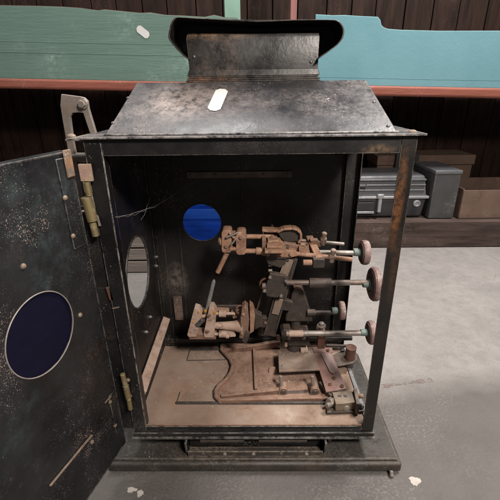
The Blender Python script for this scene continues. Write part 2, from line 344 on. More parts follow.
for k in range(25):
    u = k / 24; p = a0.lerp(a1, u); w = .0075 * (.5 + random.random() * .8)
    top.append((p.x, p.y + w, GZ + .0003)); bot.append((p.x, p.y - w, GZ + .0003))
tag(MB().prism(top + bot[::-1], (0, 0, .0006)).build('painted_line', M['redline'], None, 0), kind='structure')

# plank wall far behind
YW = 1.95
pw = MB(); x = -2.6
while x < 3.2:
    w = .14 + random.random() * .03; d = random.random() * .012
    pw.box((x, YW + d, GZ), (x + w - .006, YW + .04 + d, 2.0)); x += w
pw.box((-2.7, YW + .045, GZ), (3.3, YW + .07, 2.0))
tag(pw.build('plank_wall', M['plank'], None, .002), 'dark brown wall of upright planks behind the shelving', 'wall')

# shelving
SY = 1.25
sh = empty('shelf_unit', (.0, SY, GZ), 'wooden shelving with a red front rail and worn bottom beam behind the lamphouse', 'shelving')
def row(px, py, Yd): return at(px, py, Yd)
zb = at(400, 247, SY).z; zt = at(400, 222, SY).z
MB().box((-2.2, SY, GZ + .003), (2.6, SY + .05, zt)).build('bottom_beam', M['beam'], sh, .004)
MB().box((-2.2, SY + .052, zt - .03), (2.6, YW - .02, zt - .004)).build('shelf_board', M['beam'], sh, .002)
_l, _r = at(62, 79.5, SY), at(437, 87, SY); SK = (_r.z - _l.z) / (_r.x - _l.x)
def shz(x): return _l.z + SK * (x - _l.x)
rz1 = shz(0); rz0 = rz1 - .038
rr = MB().prism([(-2.2, SY - .01, shz(-2.2)), (2.6, SY - .01, shz(2.6)), (2.6, SY - .01, shz(2.6) - .042), (-2.2, SY - .01, shz(-2.2) - .042)], (0, .05, 0)).build('front_rail', M['redrail'], sh, .010, 4)
MB().prism([(-2.2, SY + .042, shz(-2.2) - .002), (2.6, SY + .042, shz(2.6) - .002), (2.6, SY + .042, shz(2.6) - .03), (-2.2, SY + .042, shz(-2.2) - .03)], (0, YW - .02 - SY - .042, 0)).build('shelf_board', M['beam'], sh, .002)
p = at(294, 0, 1.72)
for xx in (p.x, -2.0, 2.3):
    MB().box((xx - .017, 1.72, GZ + .003), (xx + .017, 1.76, 1.9)).build('upright_post', M['redpost'], sh, .003)
p0, p1 = at(224, 0, 1.6), at(240, 0, 1.6)
MB().box((p0.x, 1.6, rz1 + .003), (p1.x, 1.64, 1.9)).build('upright_post', M['greenpost'], sh, .003)

# boxes on the upper shelf
def board_box(name, x0, x1, y0, y1, top, material, edge, label, cat, creases):
    zf = lambda x: shz(x) + .0012
    root = empty(name, ((x0 + x1) / 2, (y0 + y1) / 2, min(zf(x0), zf(x1))), label, cat)
    th = .007
    def panel(pts, e, nm): return MB().prism(pts, e).build(nm, material, root, .0008)
    fp = panel([(x0, y0, zf(x0)), (x1, y0, zf(x1))] + [(a, y0, b) for a, b in top], (0, th, 0), 'front_panel')
    eg = MB()
    for (a, b), (c_, d_) in zip(top[:-1], top[1:]): eg.bar((a, y0 + th / 2 + .0004, b + .0006), (c_, y0 + th / 2 + .0004, d_ + .0006), th * .8, .0022)
    eg.build('torn_edge', edge, fp, 0)
    for k, (cz, dep) in enumerate(creases):
        cr = MB(); n = 26; pts = [V((x0 + .004 + (x1 - x0 - .008) * i / n, y0 - .0002, zf(x0 + (x1 - x0) * i / n) + cz + random.uniform(-.0008, .0008))) for i in range(n + 1)]
        cr.tube(pts, dep, 6); cr.build('crease', material, fp, 0)
    zl, zr_ = top[-1][1], top[0][1]
    panel([(x0, y0 + th + .001, zf(x0)), (x0, y1, zf(x0)), (x0, y1, zl - .004), (x0, y0 + th + .001, zl - .004)], (th, 0, 0), 'side_panel')
    panel([(x1, y0 + th + .001, zf(x1)), (x1, y1, zf(x1)), (x1, y1, zr_ - .004), (x1, y0 + th + .001, zr_ - .004)], (-th, 0, 0), 'side_panel')
    panel([(x0 + th + .001, y1, zf(x0)), (x1 - th - .001, y1, zf(x1)), (x1 - th - .001, y1, zr_ - .03), (x0 + th + .001, y1, zl - .03)], (0, -th, 0), 'back_panel')
    return root
gx0 = -1.25; gp = [at(a, b, SY) for a, b in ((238, 18), (225, 17.5), (214, 15), (205, 17), (180, 15.5), (165, 15), (150, 12.5), (140, 13), (120, 11), (104, 9.5), (98, 10.5), (80, 8), (62, 6.8), (40, 6))]
gb = board_box('storage_box', gx0, gp[0].x, SY + .004, SY + .34, [(p.x, p.z) for p in gp] + [(gx0, gp[-1].z + .01)], M['greenbox'], M['cardboard'],
               'green corrugated box with torn top edge and small white sticker on upper shelf', 'box', ((.104, .0009), (.146, .0007)))
tp = [at(a, b, SY) for a, b in ((437, 31), (400, 30), (388, 29), (384, 27.5), (381.5, 25), (380.5, 20), (378, 17), (360, 16.2), (345, 15.2), (334, 15.5), (316, 14.5))]
board_box('storage_box', at(316, 60, SY).x, 1.6, SY + .004, SY + .34, [(1.6, tp[0].z - .01)] + [(p.x, p.z) for p in tp], M['teal'], M['tealedge'], 'teal box with a stepped top edge at the right of the upper shelf', 'box', ((.03, .0006),))
st = at(143, 32, SY + .0035)
def capsule(c, du, dv, L, w, th, name, parent):
    c = V(c); pts = []; n = du.cross(dv).normalized()
    if n.dot(CAM - c) < 0: n = -n
    cc = w * .28
    for a, b in ((L / 2, w / 2 - cc), (L / 2 - cc, w / 2), (-L / 2 + cc, w / 2), (-L / 2, w / 2 - cc), (-L / 2, -w / 2 + cc), (-L / 2 + cc, -w / 2), (L / 2 - cc, -w / 2), (L / 2, -w / 2 + cc)):
        pts.append(c + du * a + dv * b)
    return MB().prism(pts, n * th * .35).build(name, M['sticker'], parent, 0)
a = math.radians(-38); capsule(st + V((0, -.0006, 0)), X * math.cos(a) + Z * math.sin(a), X * -math.sin(a) + Z * math.cos(a), .058, .030, .0012, 'sticker', gb)
# grey case on the bottom shelf
def local(root, px, py, Yd): return at(px, py, Yd)
CY = 1.31
cs = empty('equipment_case', (at(390, 200, CY).x, CY + .15, zt), 'grey hard case with a ribbed lid and front latch on the bottom shelf', 'case')
cx0, cx1 = at(322, 200, CY).x, at(430, 200, CY).x
cz0 = zt + .001; cz1 = at(390, 203, CY).z; cz2 = at(390, 177, CY).z; cb = CY + .30
def shell(z0, z1, ins0, ins1, y0=CY, name='lid', mt='case'):
    a = [(cx0 + ins0, y0 + ins0, z0), (cx1 - ins0, y0 + ins0, z0), (cx1 - ins0, cb - ins0, z0), (cx0 + ins0, cb - ins0, z0)]
    b = [(cx0 + ins1, y0 + ins1, z1), (cx1 - ins1, y0 + ins1, z1), (cx1 - ins1, cb - ins1, z1), (cx0 + ins1, cb - ins1, z1)]
    return MB().add(a + b, [(3, 2, 1, 0), (4, 5, 6, 7), (0, 1, 5, 4), (1, 2, 6, 5), (2, 3, 7, 6), (3, 0, 4, 7)]).build(name, M[mt], cs, .012, 4)
hgt = cz2 - cz0
zz = lambda k: cz0 + hgt * k
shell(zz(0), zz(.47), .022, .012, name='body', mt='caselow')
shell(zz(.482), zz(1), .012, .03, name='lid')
MB().box((cx0 + .004, CY + .002, zz(.47)), (cx1 - .004, cb - .004, zz(.535))).build('rim', M['silver'], cs, .004, 3)
rb = MB()
for k in (.66, .78, .9): rb.box((cx0 + .03, CY + .008 + .006 * (k - .6), zz(k)), (cx1 - .03, CY + .03, zz(k + .035)))
rb.build('rib', M['case'], cs, .002)
lx = at(381, 195, CY).x
la = MB(); la.box((lx - .012, CY - .012, zz(.16)), (lx + .006, CY + .012, zz(.56))); la.box((lx - .02, CY - .014, zz(.5)), (lx + .014, CY + .01, zz(.6)))
la.build('latch', M['silver'], cs, .003)
MB().box((at(356, 200, CY).x, CY - .006, zz(.19)), (lx - .03, CY + .016, zz(.40))).build('label_plate', M['casedark'], cs, .002)
MB().box((at(356, 200, CY).x - .003, CY - .009, zz(.13)), (lx - .028, CY + .016, zz(.185))).build('label_plate', M['silver'], cs, .002)
lk = at(418, 198, CY); lk = V((lk.x, CY, zz(.36)))
MB().lathe(lk + V((0, .02, 0)), -Y, [(0, .018), (.02, .018), (.022, .012), (.018, .010)]).build('lock', M['silver'], cs, 0)
hb = MB(); hx = at(357, 182, CY).x
hb.tube([(hx - .03, CY + .01, zz(.8)), (hx - .03, CY - .012, zz(.8)), (hx + .05, CY - .012, zz(.8)), (hx + .05, CY + .01, zz(.8))], .004); hb.build('handle', M['casedark'], cs, 0)
# black box with a pale corner, at the right of the case, and the card box behind
bx = empty('tool_box', (at(445, 200, 1.3).x, 1.45, zt), 'grey metal box with a black end panel right of the grey case', 'box')
b0 = at(433, 190, 1.30).x; zt2 = at(430, 172, 1.30).z
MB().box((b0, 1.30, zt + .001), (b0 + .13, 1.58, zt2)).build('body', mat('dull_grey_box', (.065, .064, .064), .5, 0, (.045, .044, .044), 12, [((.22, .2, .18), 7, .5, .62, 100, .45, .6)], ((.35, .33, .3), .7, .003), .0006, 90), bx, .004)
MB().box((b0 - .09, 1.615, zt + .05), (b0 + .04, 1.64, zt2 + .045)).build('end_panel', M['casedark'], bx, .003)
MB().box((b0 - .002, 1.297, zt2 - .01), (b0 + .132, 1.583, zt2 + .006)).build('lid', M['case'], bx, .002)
cbx = empty('carton', (at(410, 160, 1.66).x, 1.72, zt), 'brown cardboard carton behind the grey case', 'box')
k0, k1 = at(378, 160, 1.66), at(440, 156, 1.66)
MB().box((k0.x, 1.66, zt + .001), (k1.x + .2, 1.86, k1.z)).build('body', M['cardboard'], cbx, .004)
MB().box((k0.x - .006, 1.65, k1.z - .05), (k1.x + .206, 1.87, k1.z + .006)).build('lid', M['cardboard'], cbx, .003)
c0_ = empty('carton', (b0 + .33, 1.44, zt), 'low open brown carton at the far right of the bottom shelf', 'box')
q0, q1 = b0 + .16, b0 + .52
for nm, A_, B_ in (('front_panel', (q0, 1.30, zt + .001), (q1, 1.306, zt + .15)), ('back_panel', (q0, 1.56, zt + .001), (q1, 1.566, zt + .16)), ('side_panel', (q0, 1.307, zt + .001), (q0 + .006, 1.559, zt + .155)), ('side_panel', (q1 - .006, 1.307, zt + .001), (q1, 1.559, zt + .155))):
    MB().box(A_, B_).build(nm, M['cardboard'], c0_, .001)
# things at the left of the bottom shelf (seen through the round hole and beside the hinge)
lb = empty('crate', (-.53, 1.45, zt), 'pale slatted crate on the bottom shelf directly behind the lamphouse', 'crate')
f = MB()
for k in range(3): f.box((-1.05, 1.31, zt + .006 + k * .075), (.0, 1.328, zt + .058 + k * .075))
f.build('front_slat', M['dustwood'], lb, .002)
for xx in (-1.05, -.3, -.018): MB().box((xx, 1.33, zt + .004), (xx + .018, 1.58, zt + .224)).build('side_panel', M['beam'], lb, .002)
MB().box((-1.03, 1.585, zt + .004), (-.02, 1.6, zt + .224)).build('back_panel', M['beam'], lb, .002)

fc = empty('pallet_crate', (-.62, 1.12, GZ), 'pale dusty crate standing on the floor behind, seen through the round hole', 'crate')
fx0, fx1, fy = -.95, at(156, 250, .97).x, .97
f = MB()
for k in range(3): f.box((fx0, fy, GZ + .004 + k * .062), (fx1, fy + .016, GZ + .058 + k * .062))
f.build('front_slat', M['dustwood'], fc, .002)
for xx in (fx0, -.62, fx1 - .05): MB().box((xx, fy + .017, GZ + .002), (xx + .05, fy + .25, GZ + .186)).build('bearer', M['dustwood'], fc, .002)
MB().box((fx0, fy, GZ + .188), (fx1, fy + .25, GZ + .202)).build('top_board', M['dustwood'], fc, .002)

# ------------------------------------------------------------------ lamphouse
W2 = .2575; HB = .61; DB = .315
LH = empty('lamphouse', (0, DB / 2, GZ), 'black sheet-metal arc lamphouse with open front door, gabled roof and short chimney', 'lamphouse')
T_ = .002
# side wall left with round hole, back wall with round hole
MB().plate((-W2 + .004, .0, .006), Y, Z, DB - .004, HB - .012, (.145, .303, .0785), (T_, 0, 0)).build('side_wall', M['inner'], LH, .0004)
MB().torus((-W2 + .007, .145, .309), X, .0803, .0024).build('hole_rim', M['inner'], LH, 0)
MB().plate((-W2 + .006, DB - .004, .006), X, Z, 2 * W2 - .012, HB - .012, (-.1275 + W2 - .006, .361, .0485), (0, T_, 0)).build('back_wall', M['inner'], LH, .0004)
MB().cyl((-.1275, DB - .0015, .367), (-.1275, DB + .0015, .367), .0505, n=56).build('blue_window', M['blueglass'], LH, 0)
MB().torus((-.1275, DB - .0045, .367), Y, .0495, .0012, 56).build('window_rim', M['inner'], LH, 0)
# posts (angle iron): front left, front right, back left, back right
def angle(px, sgn, y0, name, mt, wd=.030):
    m_ = MB(); y1 = y0 + .0022
    xo = px; xi = px + sgn * wd
    m_.box((xo, y0, .0), (xi, y1, HB - .002)); return m_
pl = angle(-W2, 1, -.002, '', None, .027); pl.box((-W2, .0004, 0), (-W2 + .0022, .026, HB - .002))
pl.box((-W2 + .0245, .0004, .0), (-W2 + .027, .020, HB - .002)); pl.build('post', M['black'], LH)
pr = angle(W2, -1, -.002, '', None, .024); pr.box((W2 - .0022, .0004, 0), (W2, .028, HB - .002)); pr.build('post', M['rustpost'], LH)
pb = MB().box((W2 - .032, DB - .010, .004), (W2 - .003, DB - .0064, HB - .004)); pb.box((W2 - .003, DB - .034, .004), (W2 - .001, DB - .0064, HB - .004))
pb.box((W2 - .034, DB - .022, .004), (W2 - .032, DB - .0064, HB - .004)); pb.build('post', M['inner'], LH)
MB().box((-W2 + .0065, DB - .030, .004), (-W2 + .0085, DB - .008, HB - .004)).box((-W2 + .0085, DB - .010, .004), (-W2 + .03, DB - .008, HB - .004)).build('post', M['inner'], LH)
# top rails
MB().box((-W2 + .0275, -.0012, HB - .028), (W2 - .0245, .0008, HB - .002)).box((-W2 + .0275, .0008, HB - .004), (W2 - .0245, .02, HB - .002)).build('top_rail', M['header'], LH)
MB().box((W2 - .0042, .029, HB - .03), (W2 - .0022, DB - .036, HB - .004)).build('top_rail', M['inner'], LH)
# folded back panels seams and slats inside
sm = MB()
sm.box((-W2 + .068, DB - .0068, .03), (-W2 + .072, DB - .0042, HB - .03))
sm.box((-.026, DB - .0068, .03), (-.022, DB - .0042, HB - .03)); sm.build('seam_strip', M['inner'], LH)
s0, s1 = at(187, 175, DB - .007), at(292, 175, DB - .007)
ws = MB().box((s0.x, DB - .008, s0.z - .008), (s1.x, DB - .0055, s0.z + .007)); wso = ws.build('wall_strip', mat('strip', (.17, .125, .095), .6, 0, (.09, .065, .05), 30), LH)
for k in range(5): MB().dome((s0.x + .01 + k * (s1.x - s0.x - .02) / 4, DB - .008, s0.z), -Y, .003).build('rivet', M['screw'], wso, 0)
# bracket on back wall low left
b0, b1 = at(174, 320, DB - .012), at(182, 297, DB - .012)
bo = MB().box((b0.x + .004, DB - .013, b0.z), (b1.x - .002, DB - .006, b1.z)).build('wall_bracket', M['shaftbrown'], LH)
MB().dome(((b0.x + b1.x) / 2, DB - .0125, b1.z - .01), -Y, .003).build('rivet', M['rivet'], bo, 0)
# angled rail on left wall
MB().bar((-.243, .030, .074), (-.243, .290, .090), .021, .020, up=(.5, 0, 1)).build('guide_rail', M['pinkcast'], LH, .002)
# bolts inside the left wall by the hole
for (px, py) in ((155, 257), (155, 266), (149, 317), (145, 332)):
    p = atx(px, py, -W2 + .0062); MB().hexnut(p, X, .0045, .006).dome(p + X * .006, X, .0028, .003).build('bolt', M['screw'], LH, 0)
# floor pan
pan = MB().box((-W2 + .002, .004, -.001), (W2 - .002, DB - .012, .004)).build('floor_pan', M['pan'], LH, .0004)
lip = MB().box((-W2 + .004, .001, .004), (W2 - .004, .0035, .0125)); lip.build('pan_lip', M['cast'], LH, .0006)
MB().box((W2 - .012, .012, .0045), (W2 - .0035, DB - .04, .0075)).build('pan_edge', mat('grey_edge', (.25, .26, .28), .45, .2, (.18, .18, .19), 30, [(DUST, 20, .45, .6, 200, .45, .6)]), LH, .0006)
MB().box((-W2 + .01, DB - .030, .0045), (W2 - .04, DB - .012, .030)).build('rear_channel', M['inner'], LH)
MB().box((-W2 + .008, -.0008, -.001), (W2 - .0245, .0006, .010)).build('sill', M['black'], LH)
fl_ = MB().box((-W2 - .003, -.008, -.0130), (W2 + .002, DB + .004, -.0015)).box((-W2 - .005, -.011, -.0175), (W2 + .003, DB + .006, -.0130)); fl_.build('bottom_flange', M['black'], LH, .0012)

# roof
er = MB().box((-W2 - .006, -.0095, HB - .0015), (W2 + .010, DB + .004, HB + .0015)); eave = er.build('eave_plate', M['roof'], LH, .0005)
zr = .690; ya, yb = .147, .212
ra = [V((-.229, .012, HB + .0016)), V((.231, .012, HB + .0016)), V((.211, ya, zr)), V((-.207, ya, zr))]
rbk = [V((-.229, DB - .005, HB + .0016)), V((.231, DB - .005, HB + .0016)), V((.211, yb, zr)), V((-.207, yb, zr))]
rf = MB().add(ra + rbk, [(0, 1, 2, 3), (5, 4, 7, 6), (3, 2, 6, 7), (1, 5, 6, 2), (4, 0, 3, 7), (0, 4, 5, 1)])
roof = rf.build('roof', M['roof'], LH, .003, 3)
nf = (ra[1] - ra[0]).cross(ra[3] - ra[0]).normalized()
def on_roof(px, py):
    r = ray(px, py); t = (ra[0] - CAM).dot(nf) / r.dot(nf); return CAM + r * t
for q in ((128, 98), (113, 123), (374, 102), (388, 126)):
    MB().dome(on_roof(*q), nf, .0032, .0022).build('rivet', M['screw'], roof, 0)
c = on_roof(218, 100); e1 = on_roof(222, 91); e2 = on_roof(214, 109); du = (e1 - e2).normalized(); dv = nf.cross(du)
capsule(c + nf * .0008, du, dv, (e1 - e2).length * 1.2, .0185 * 1.2, .0012, 'sticker', roof)
sl = MB()                                            # folded flat front ledge of the sheet
sl.bar(V((-.229, .0105, HB + .003)), V((.231, .0105, HB + .003)), .004, .0026); sl.build('roof_seam', M['roof'], roof, .0008)
for (px, py) in ((92, 131), (409, 131)):
    p = atz(px, py, HB + .002); MB().dome((p.x, .012, HB + .001), Z, .007, .0045).build('bolt', M['rivet'], eave, 0)

# chimney
cy0, cy1 = .160, .202
cL, cR = at(188, 60, cy0).x, at(318, 60, cy0).x
ch = MB(); zb0 = zr + .001; zb1 = at(250, 34, cy0).z
prof = [(cy0 - .003, zb0 + .010), (cy0, zb1 - .006), (cy0 + .003, zb1), (cy0 + .010, zb1 + .004)]
ch.add([(cL + .002, prof[0][0], prof[0][1]), (cR, prof[0][0], prof[0][1]), (cL - .001, prof[1][0], prof[1][1]), (cR + .001, prof[1][0], prof[1][1]),
        (cL, prof[2][0], prof[2][1]), (cR, prof[2][0], prof[2][1]), (cL + .002, prof[3][0], prof[3][1]), (cR - .002, prof[3][0], prof[3][1]),
        (cL + .002, cy1, prof[3][1]), (cR - .002, cy1, prof[3][1]), (cL + .002, cy1, prof[0][1]), (cR, cy1, prof[0][1])],
       [(0, 1, 3, 2), (2, 3, 5, 4), (4, 5, 7, 6), (6, 7, 9, 8), (8, 9, 11, 10), (10, 11, 1, 0), (0, 2, 4, 6, 8, 10), (1, 11, 9, 7, 5, 3)])
chim = ch.build('chimney', M['chimney'], LH, .0008)
fz0, fz1 = zr + .0098, zr + .021
fa = [(cL - .003, cy0 - .006, fz0), (cR + .004, cy0 - .006, fz0), (cR + .004, cy1 + .006, fz0), (cL - .003, cy1 + .006, fz0)]
fb = [(cL + .0005, cy0 - .0028, fz1), (cR + .0005, cy0 - .0028, fz1), (cR + .0005, cy1 + .002, fz1), (cL + .0005, cy1 + .002, fz1)]
MB().add(fa + fb, [(3, 2, 1, 0), (4, 5, 6, 7), (0, 1, 5, 4), (1, 2, 6, 5), (2, 3, 7, 6), (3, 0, 4, 7)]).build('flare', M['chimney'], chim, .001)
lp = MB().box((cL - .003, cy0 - .009, zr + .0030), (cR + .004, cy1 + .006, zr + .0062)).box((cL - .001, cy0 - .0062, zr + .0066), (cR + .001, cy1 + .005, zr + .0095))
lp.box((cL - .0045, cy0 - .0115, zr + .0003), (cR + .0045, cy1 + .008, zr + .0026)); lp.build('base_flange', M['chimney'], chim, .0008)
yc = .138
cw = [(187, 58), (178, 50), (168, 38), (168.5, 33), (171, 22), (175, 18), (200, 18.5), (258, 20), (300, 19.5), (332, 20), (341, 22), (345, 30), (343, 38), (338, 45), (320, 57)]
def crom(ps, k=3):
    o = []
    for i in range(len(ps) - 1):
        p0, p1, p2, p3 = (V(ps[max(i - 1, 0)]), V(ps[i]), V(ps[i + 1]), V(ps[min(i + 2, len(ps) - 1)]))
        for j in range(k):
            t = j / k; o.append(tuple(.5 * (2 * p1 + (p2 - p0) * t + (2 * p0 - 5 * p1 + 4 * p2 - p3) * t * t + (3 * p1 - p0 - 3 * p2 + p3) * t ** 3)))
    return o + [tuple(ps[-1])]
cw = [(187, 59), (180, 53), (172, 44), (168.3, 38), (168.6, 32), (170.5, 24), (173.5, 18.6), (178, 17), (200, 18.2), (258, 20), (300, 19.5), (330, 19.6), (338, 20.6), (342.5, 25), (344.5, 31), (343, 38), (338.5, 44), (331, 50), (320, 58)]
cw = crom(cw)
P = [at(a, b, yc) for a, b in cw]; mid = V((P[0].x + P[-1].x, 0, 0)) / 2
inn = []
for p in P:
    d = V((mid.x - p.x, 0, .745 - p.z)).normalized(); inn.append(p + d * .0028)
vs = [];fs = []; n = len(P)
for yy in (yc, cy1 + .012):
    dz = 0
    vs += [V((p.x, yy, p.z)) for p in P] + [V((p.x, yy, p.z)) for p in inn]
for i in range(n - 1):
    fs += [(i, i + 1, n + i + 1, n + i), (2 * n + i + 1, 2 * n + i, 3 * n + i, 3 * n + i + 1), (i + 1, i, 2 * n + i, 2 * n + i + 1), (n + i, n + i + 1, 3 * n + i + 1, 3 * n + i)]
fs += [(0, n, 3 * n, 2 * n), (2 * n - 1, n - 1, 3 * n - 1, 4 * n - 1)]
cwl = MB().add(vs, fs).build('cowl', M['chimney'], chim, .0006)
MB().prism([V((p.x, cy1 + .0125, p.z)) for p in P], (0, .002, 0)).build('cowl_back', M['inner'], chim, 0)
for (px, py) in ((194, 57), (311, 62)):
    p = at(px, py, cy0 - .0015); MB().dome(p, -Y, .0034, .0022).build('rivet', M['screw'], chim, 0)

# plinth and vent frame under the box
BZ0, BZ1 = -.092, -.062
pb = MB().box((-.318, -.030, BZ0), (.320, .345, BZ1 - .006)).build('base_board', M['plinth'], LH, .005, 4)
MB().box((-.311, -.022, BZ1 - .0062), (.313, .338, BZ1)).build('board_moulding', M['plinth'], pb, .003, 3)
for (xx, yy) in ((.30, -.018), (-.295, .32), (.3, .32), (-.296, -.014)):
    MB().cyl((xx, yy, GZ + .0003), (xx, yy, BZ0 - .0003), .008).build('foot', M['darkmetal'], pb, 0)
bb = at(391, 471, -.032); MB().cyl(bb + V((0, 0, .002)), bb + V((0, -.006, -.006)), .004).dome(bb + V((0, -.006, -.006)), V((0, -.7, -.7)), .0055, .004).build('bolt', M['steel'], pb, 0)
vf = MB(); yv = -.006; v0, v1 = -.141, .149; z0, z1 = BZ1 + .0005, -.0180
vf.box((v0, yv + .014, z0), (v1, yv + .017, z1))
sub = vf.build('vent_frame', M['inner'], LH)
ff = MB(); ff.box((v0, yv - .012, z0), (v1, yv + .0115, z0 + .0035)); ff.box((v0 - .001, yv - .0125, z0 + .0037), (v1 + .001, yv - .0095, z0 + .017)); ff.build('vent_lip', M['plinth'], sub)
for a, b in ((-.118, -.02), (.012, .118)):
    MB().bar((a, yv + .011, -.037), (b, yv + .011, -.037), .005, .0022).build('louvre', M['platform'], sub)
    MB().bar((a, yv + .0125, -.043), (b, yv + .0125, -.043), .002, .006).build('louvre_slot', M['screw'], sub)
for xx in (v0 - .006, v1 + .004):
    MB().prism([(xx, yv - .014, z1), (xx, yv + .03, z1), (xx, yv + .03, z0), (xx, yv + .0, z0), (xx, yv - .010, z0 + .012)], (.004, 0, 0)).build('gusset', M['black'], sub)
for xx in (-.11, -.062, .0, .06, .115):
    MB().dome((xx, yv - .0125, z0 + .010), -Y, .0045, .0018).box((xx - .0035, yv - .0148, z0 + .0095), (xx + .0035, yv - .0142, z0 + .0105)).build('screw', M['steel' if xx in (-.062, .0, .115) else 'screw'], sub, 0)
q = at(329, 435, .02); MB().hexnut((q.x, .012, q.z), -Y, .005, .004).build('bolt', M['steel'], sub, 0)
for a, b in ((-.2, -.15), (.16, .21)): MB().box((a, .03, z0), (b, .25, z1)).build('support_block', M['inner'], LH)

# door, swung open past a right angle
HD = V((-.272, -.020, 0)); dd = V((-.248, -.969, 0)).normalized(); dn = V((.969, -.248, 0)).normalized()
DW, D0, D1 = .50, -.012, .592
def D(s, z, o=0.): return HD + dd * s + dn * o + Z * z
def dbox(m_, s0, s1, z0, z1, o0, o1): return m_.obox(D((s0 + s1) / 2, (z0 + z1) / 2, (o0 + o1) / 2), dd * ((s1 - s0) / 2), dn * ((o1 - o0) / 2), Z * ((z1 - z0) / 2))
def on_door(px, py, o=0.):
    r = ray(px, py); t = (D(0, 0, o) - CAM).dot(dn) / r.dot(dn); return CAM + r * t
dr = MB().plate(D(0, D0, -.002), dd, Z, DW, D1 - D0, (.128, .350 - D0, .062), dn * .002)
door = dr.build('door', M['door'], LH, .0004)
fr = MB(); dbox(fr, -.001, .002, D0, D1, -.018, .0005); dbox(fr, 0, DW, D0 - .002, D0 + .001, -.018, .0005); dbox(fr, 0, DW, D1 - .001, D1 + .002, -.018, .0005)
fr.build('door_edge', M['door'], door, .0008)
MB().cyl(D(.128, .350, -.006), D(.128, .350, -.003), .067, n=64).build('door_window', M['violetglass'], door, 0)
MB().torus(D(.128, .350, .0003), dn, .0625, .0010, 64).build('window_rim', M['steel'], door, 0)
for q in ((80, 315), (115, 425), (92, 442)):
    p = on_door(*q); MB().dome(p, dn, .0043, .0034).build('rivet', M['rivet'], door, 0)
for k, (s_, z_) in enumerate(((.215, .33), (.13, .46), (.22, .42))):
    MB().dome(D(s_, z_, 0), dn, .0043, .0034).build('rivet', M['rivet'], door, 0)
p0, p1 = on_door(92, 435, .003), on_door(50, 486, .003)
MB().bar(p0, p1, .0022, .0035, up=dn).build('edge_strip', M['rivet'], door, .0003)
MB().bar(on_door(111, 396, .002), on_door(105, 403, .002), .002, .003, up=dn).build('edge_strip', M['rivet'], door, .0003)
hl = MB(); dbox(hl, .006, .034, .445, .586, .0, .0022); hlo = hl.build('hinge_leaf', M['door'], door, .0008)
for q in ((65, 198), (73, 236)): MB().dome(on_door(*q, .002), dn, .0043, .0034).build('rivet', M['rivet'], hlo, 0)
hl2 = MB(); dbox(hl2, .006, .024, .04, .135, .0, .0022); hlo2 = hl2.build('hinge_leaf', M['door'], door, .0008)
MB().dome(on_door(110, 402, .002), dn, .0042, .0035).build('rivet', M['rivet'], hlo2, 0)
cp = MB(); dbox(cp, .004, .020, .556, .597, .0024, .0060); cp.build('corner_clip', mat('rusty_clip', (.26, .13, .06), .7, 0, (.12, .09, .07), 60, [((.4, .33, .28), 60, .5, .6, 200, .5, .6)]), door, .003)
# hinges on the left post
def hinge(pts, nm):
    h = MB(); root = None
    for (q0, q1, r, kind, mt) in pts:
        a_, b_ = at(*q0, -.012), at(*q1, -.012)
        if kind == 'c': mb = MB().cyl(a_, b_, r, n=20)
        else: mb = MB().bar(a_, b_, r * 2.3, .006, up=Y)
        if root is None: root = mb.build(nm, M[mt], LH, .0005)
        else: mb.build('knuckle', M[mt], root, .0005)
    return root
hinge([((86, 197), (93, 221), .0085, 'c', 'brass'), ((84.5, 164), (87.5, 181), .0082, 'b', 'hingepink'), ((86.5, 182), (89.5, 196), .0052, 'c', 'brass'), ((92.5, 222), (96, 236), .0056, 'c', 'brass')], 'hinge')
hinge([((125.5, 385), (128.5, 398), .0058, 'c', 'brass'), ((122.5, 374), (125.2, 384.5), .0048, 'c', 'brass'), ((128.6, 398.5), (130.5, 409), .0047, 'c', 'brass')], 'hinge')
for q in ((96, 217), (130, 396), (128, 380)):
    p = at(*q, -.004); MB().dome(p, -Y, .0045, .004).build('rivet', M['rivet'], LH, 0)
lv = MB(); a_, b_ = at(99, 233, -.006), at(104, 292, -.006)
lv.bar(at(97, 216, -.008), at(100, 226, -.008), .004, .003, up=Y); lv.build('hinge_pin', M['steel'], LH)
pp = [at(108, 287, .0), at(112, 300, .0)]
MB().bar(pp[0], pp[1], .008, .004, up=Y).build('side_clip', M['copper'], LH)
# chipped edge marks on left post
for q0, q1 in (((112.5, 308.5), (119, 307)),):
    MB().bar(at(*q0, -.0028), at(*q1, -.0028), .0022, .0012, up=Y).build('paint_chip', M['rivet'], LH, 0)

MB().box((-.290, .004, .0), (-W2 - .0005, .0062, .346)).build('door_jamb', M['inner'], LH, .0006)
MB().box((-.292, .004, .345), (-W2 - .0005, .0062, .49)).build('door_jamb', M['inner'], LH, .0006)
# trunnion bracket at the left
yb_ = .10
def strap(pts, w, name, parent, mt='steel'):
    mm = MB()
    for a, b in zip(pts[:-1], pts[1:]): mm.bar(at(*a, yb_), at(*b, yb_), .020, w, up=X)
    return mm.build(name, M[mt], parent, .0015)
outl = [(61, 94), (80, 96.5), (84, 97.5), (87.5, 101), (88.5, 108), (96, 133), (104, 165), (98, 165), (90, 134), (83, 113), (78, 112.5), (72, 113), (70, 117), (73, 140), (79, 170), (86, 206), (79, 206), (73, 185), (68, 152), (62, 118), (60, 105)]
br = MB().prism([at(a, b, yb_) for a, b in outl], (0, .007, 0)).build('trunnion_bracket', M['steel'], LH, .0012)
p = at(83, 104, yb_ - .001); MB().cyl(p + Y * .002, p - Y * .003, .0085).hexnut(p - Y * .003, -Y, .0066, .006).build('bolt', M['steel'], br, 0)
r0, r1 = at(66, 158, .098), at(96, 158, .098)
MB().cyl((r0.x, .104, r0.z), (-W2 + .003, .104, r0.z), .0085).build('rod', M['steel'], br, 0)
MB().box((-W2 - .034, .012, HB - .006), (-W2 - .0065, .10, HB - .003)).build('side_tab', M['steel'], LH)

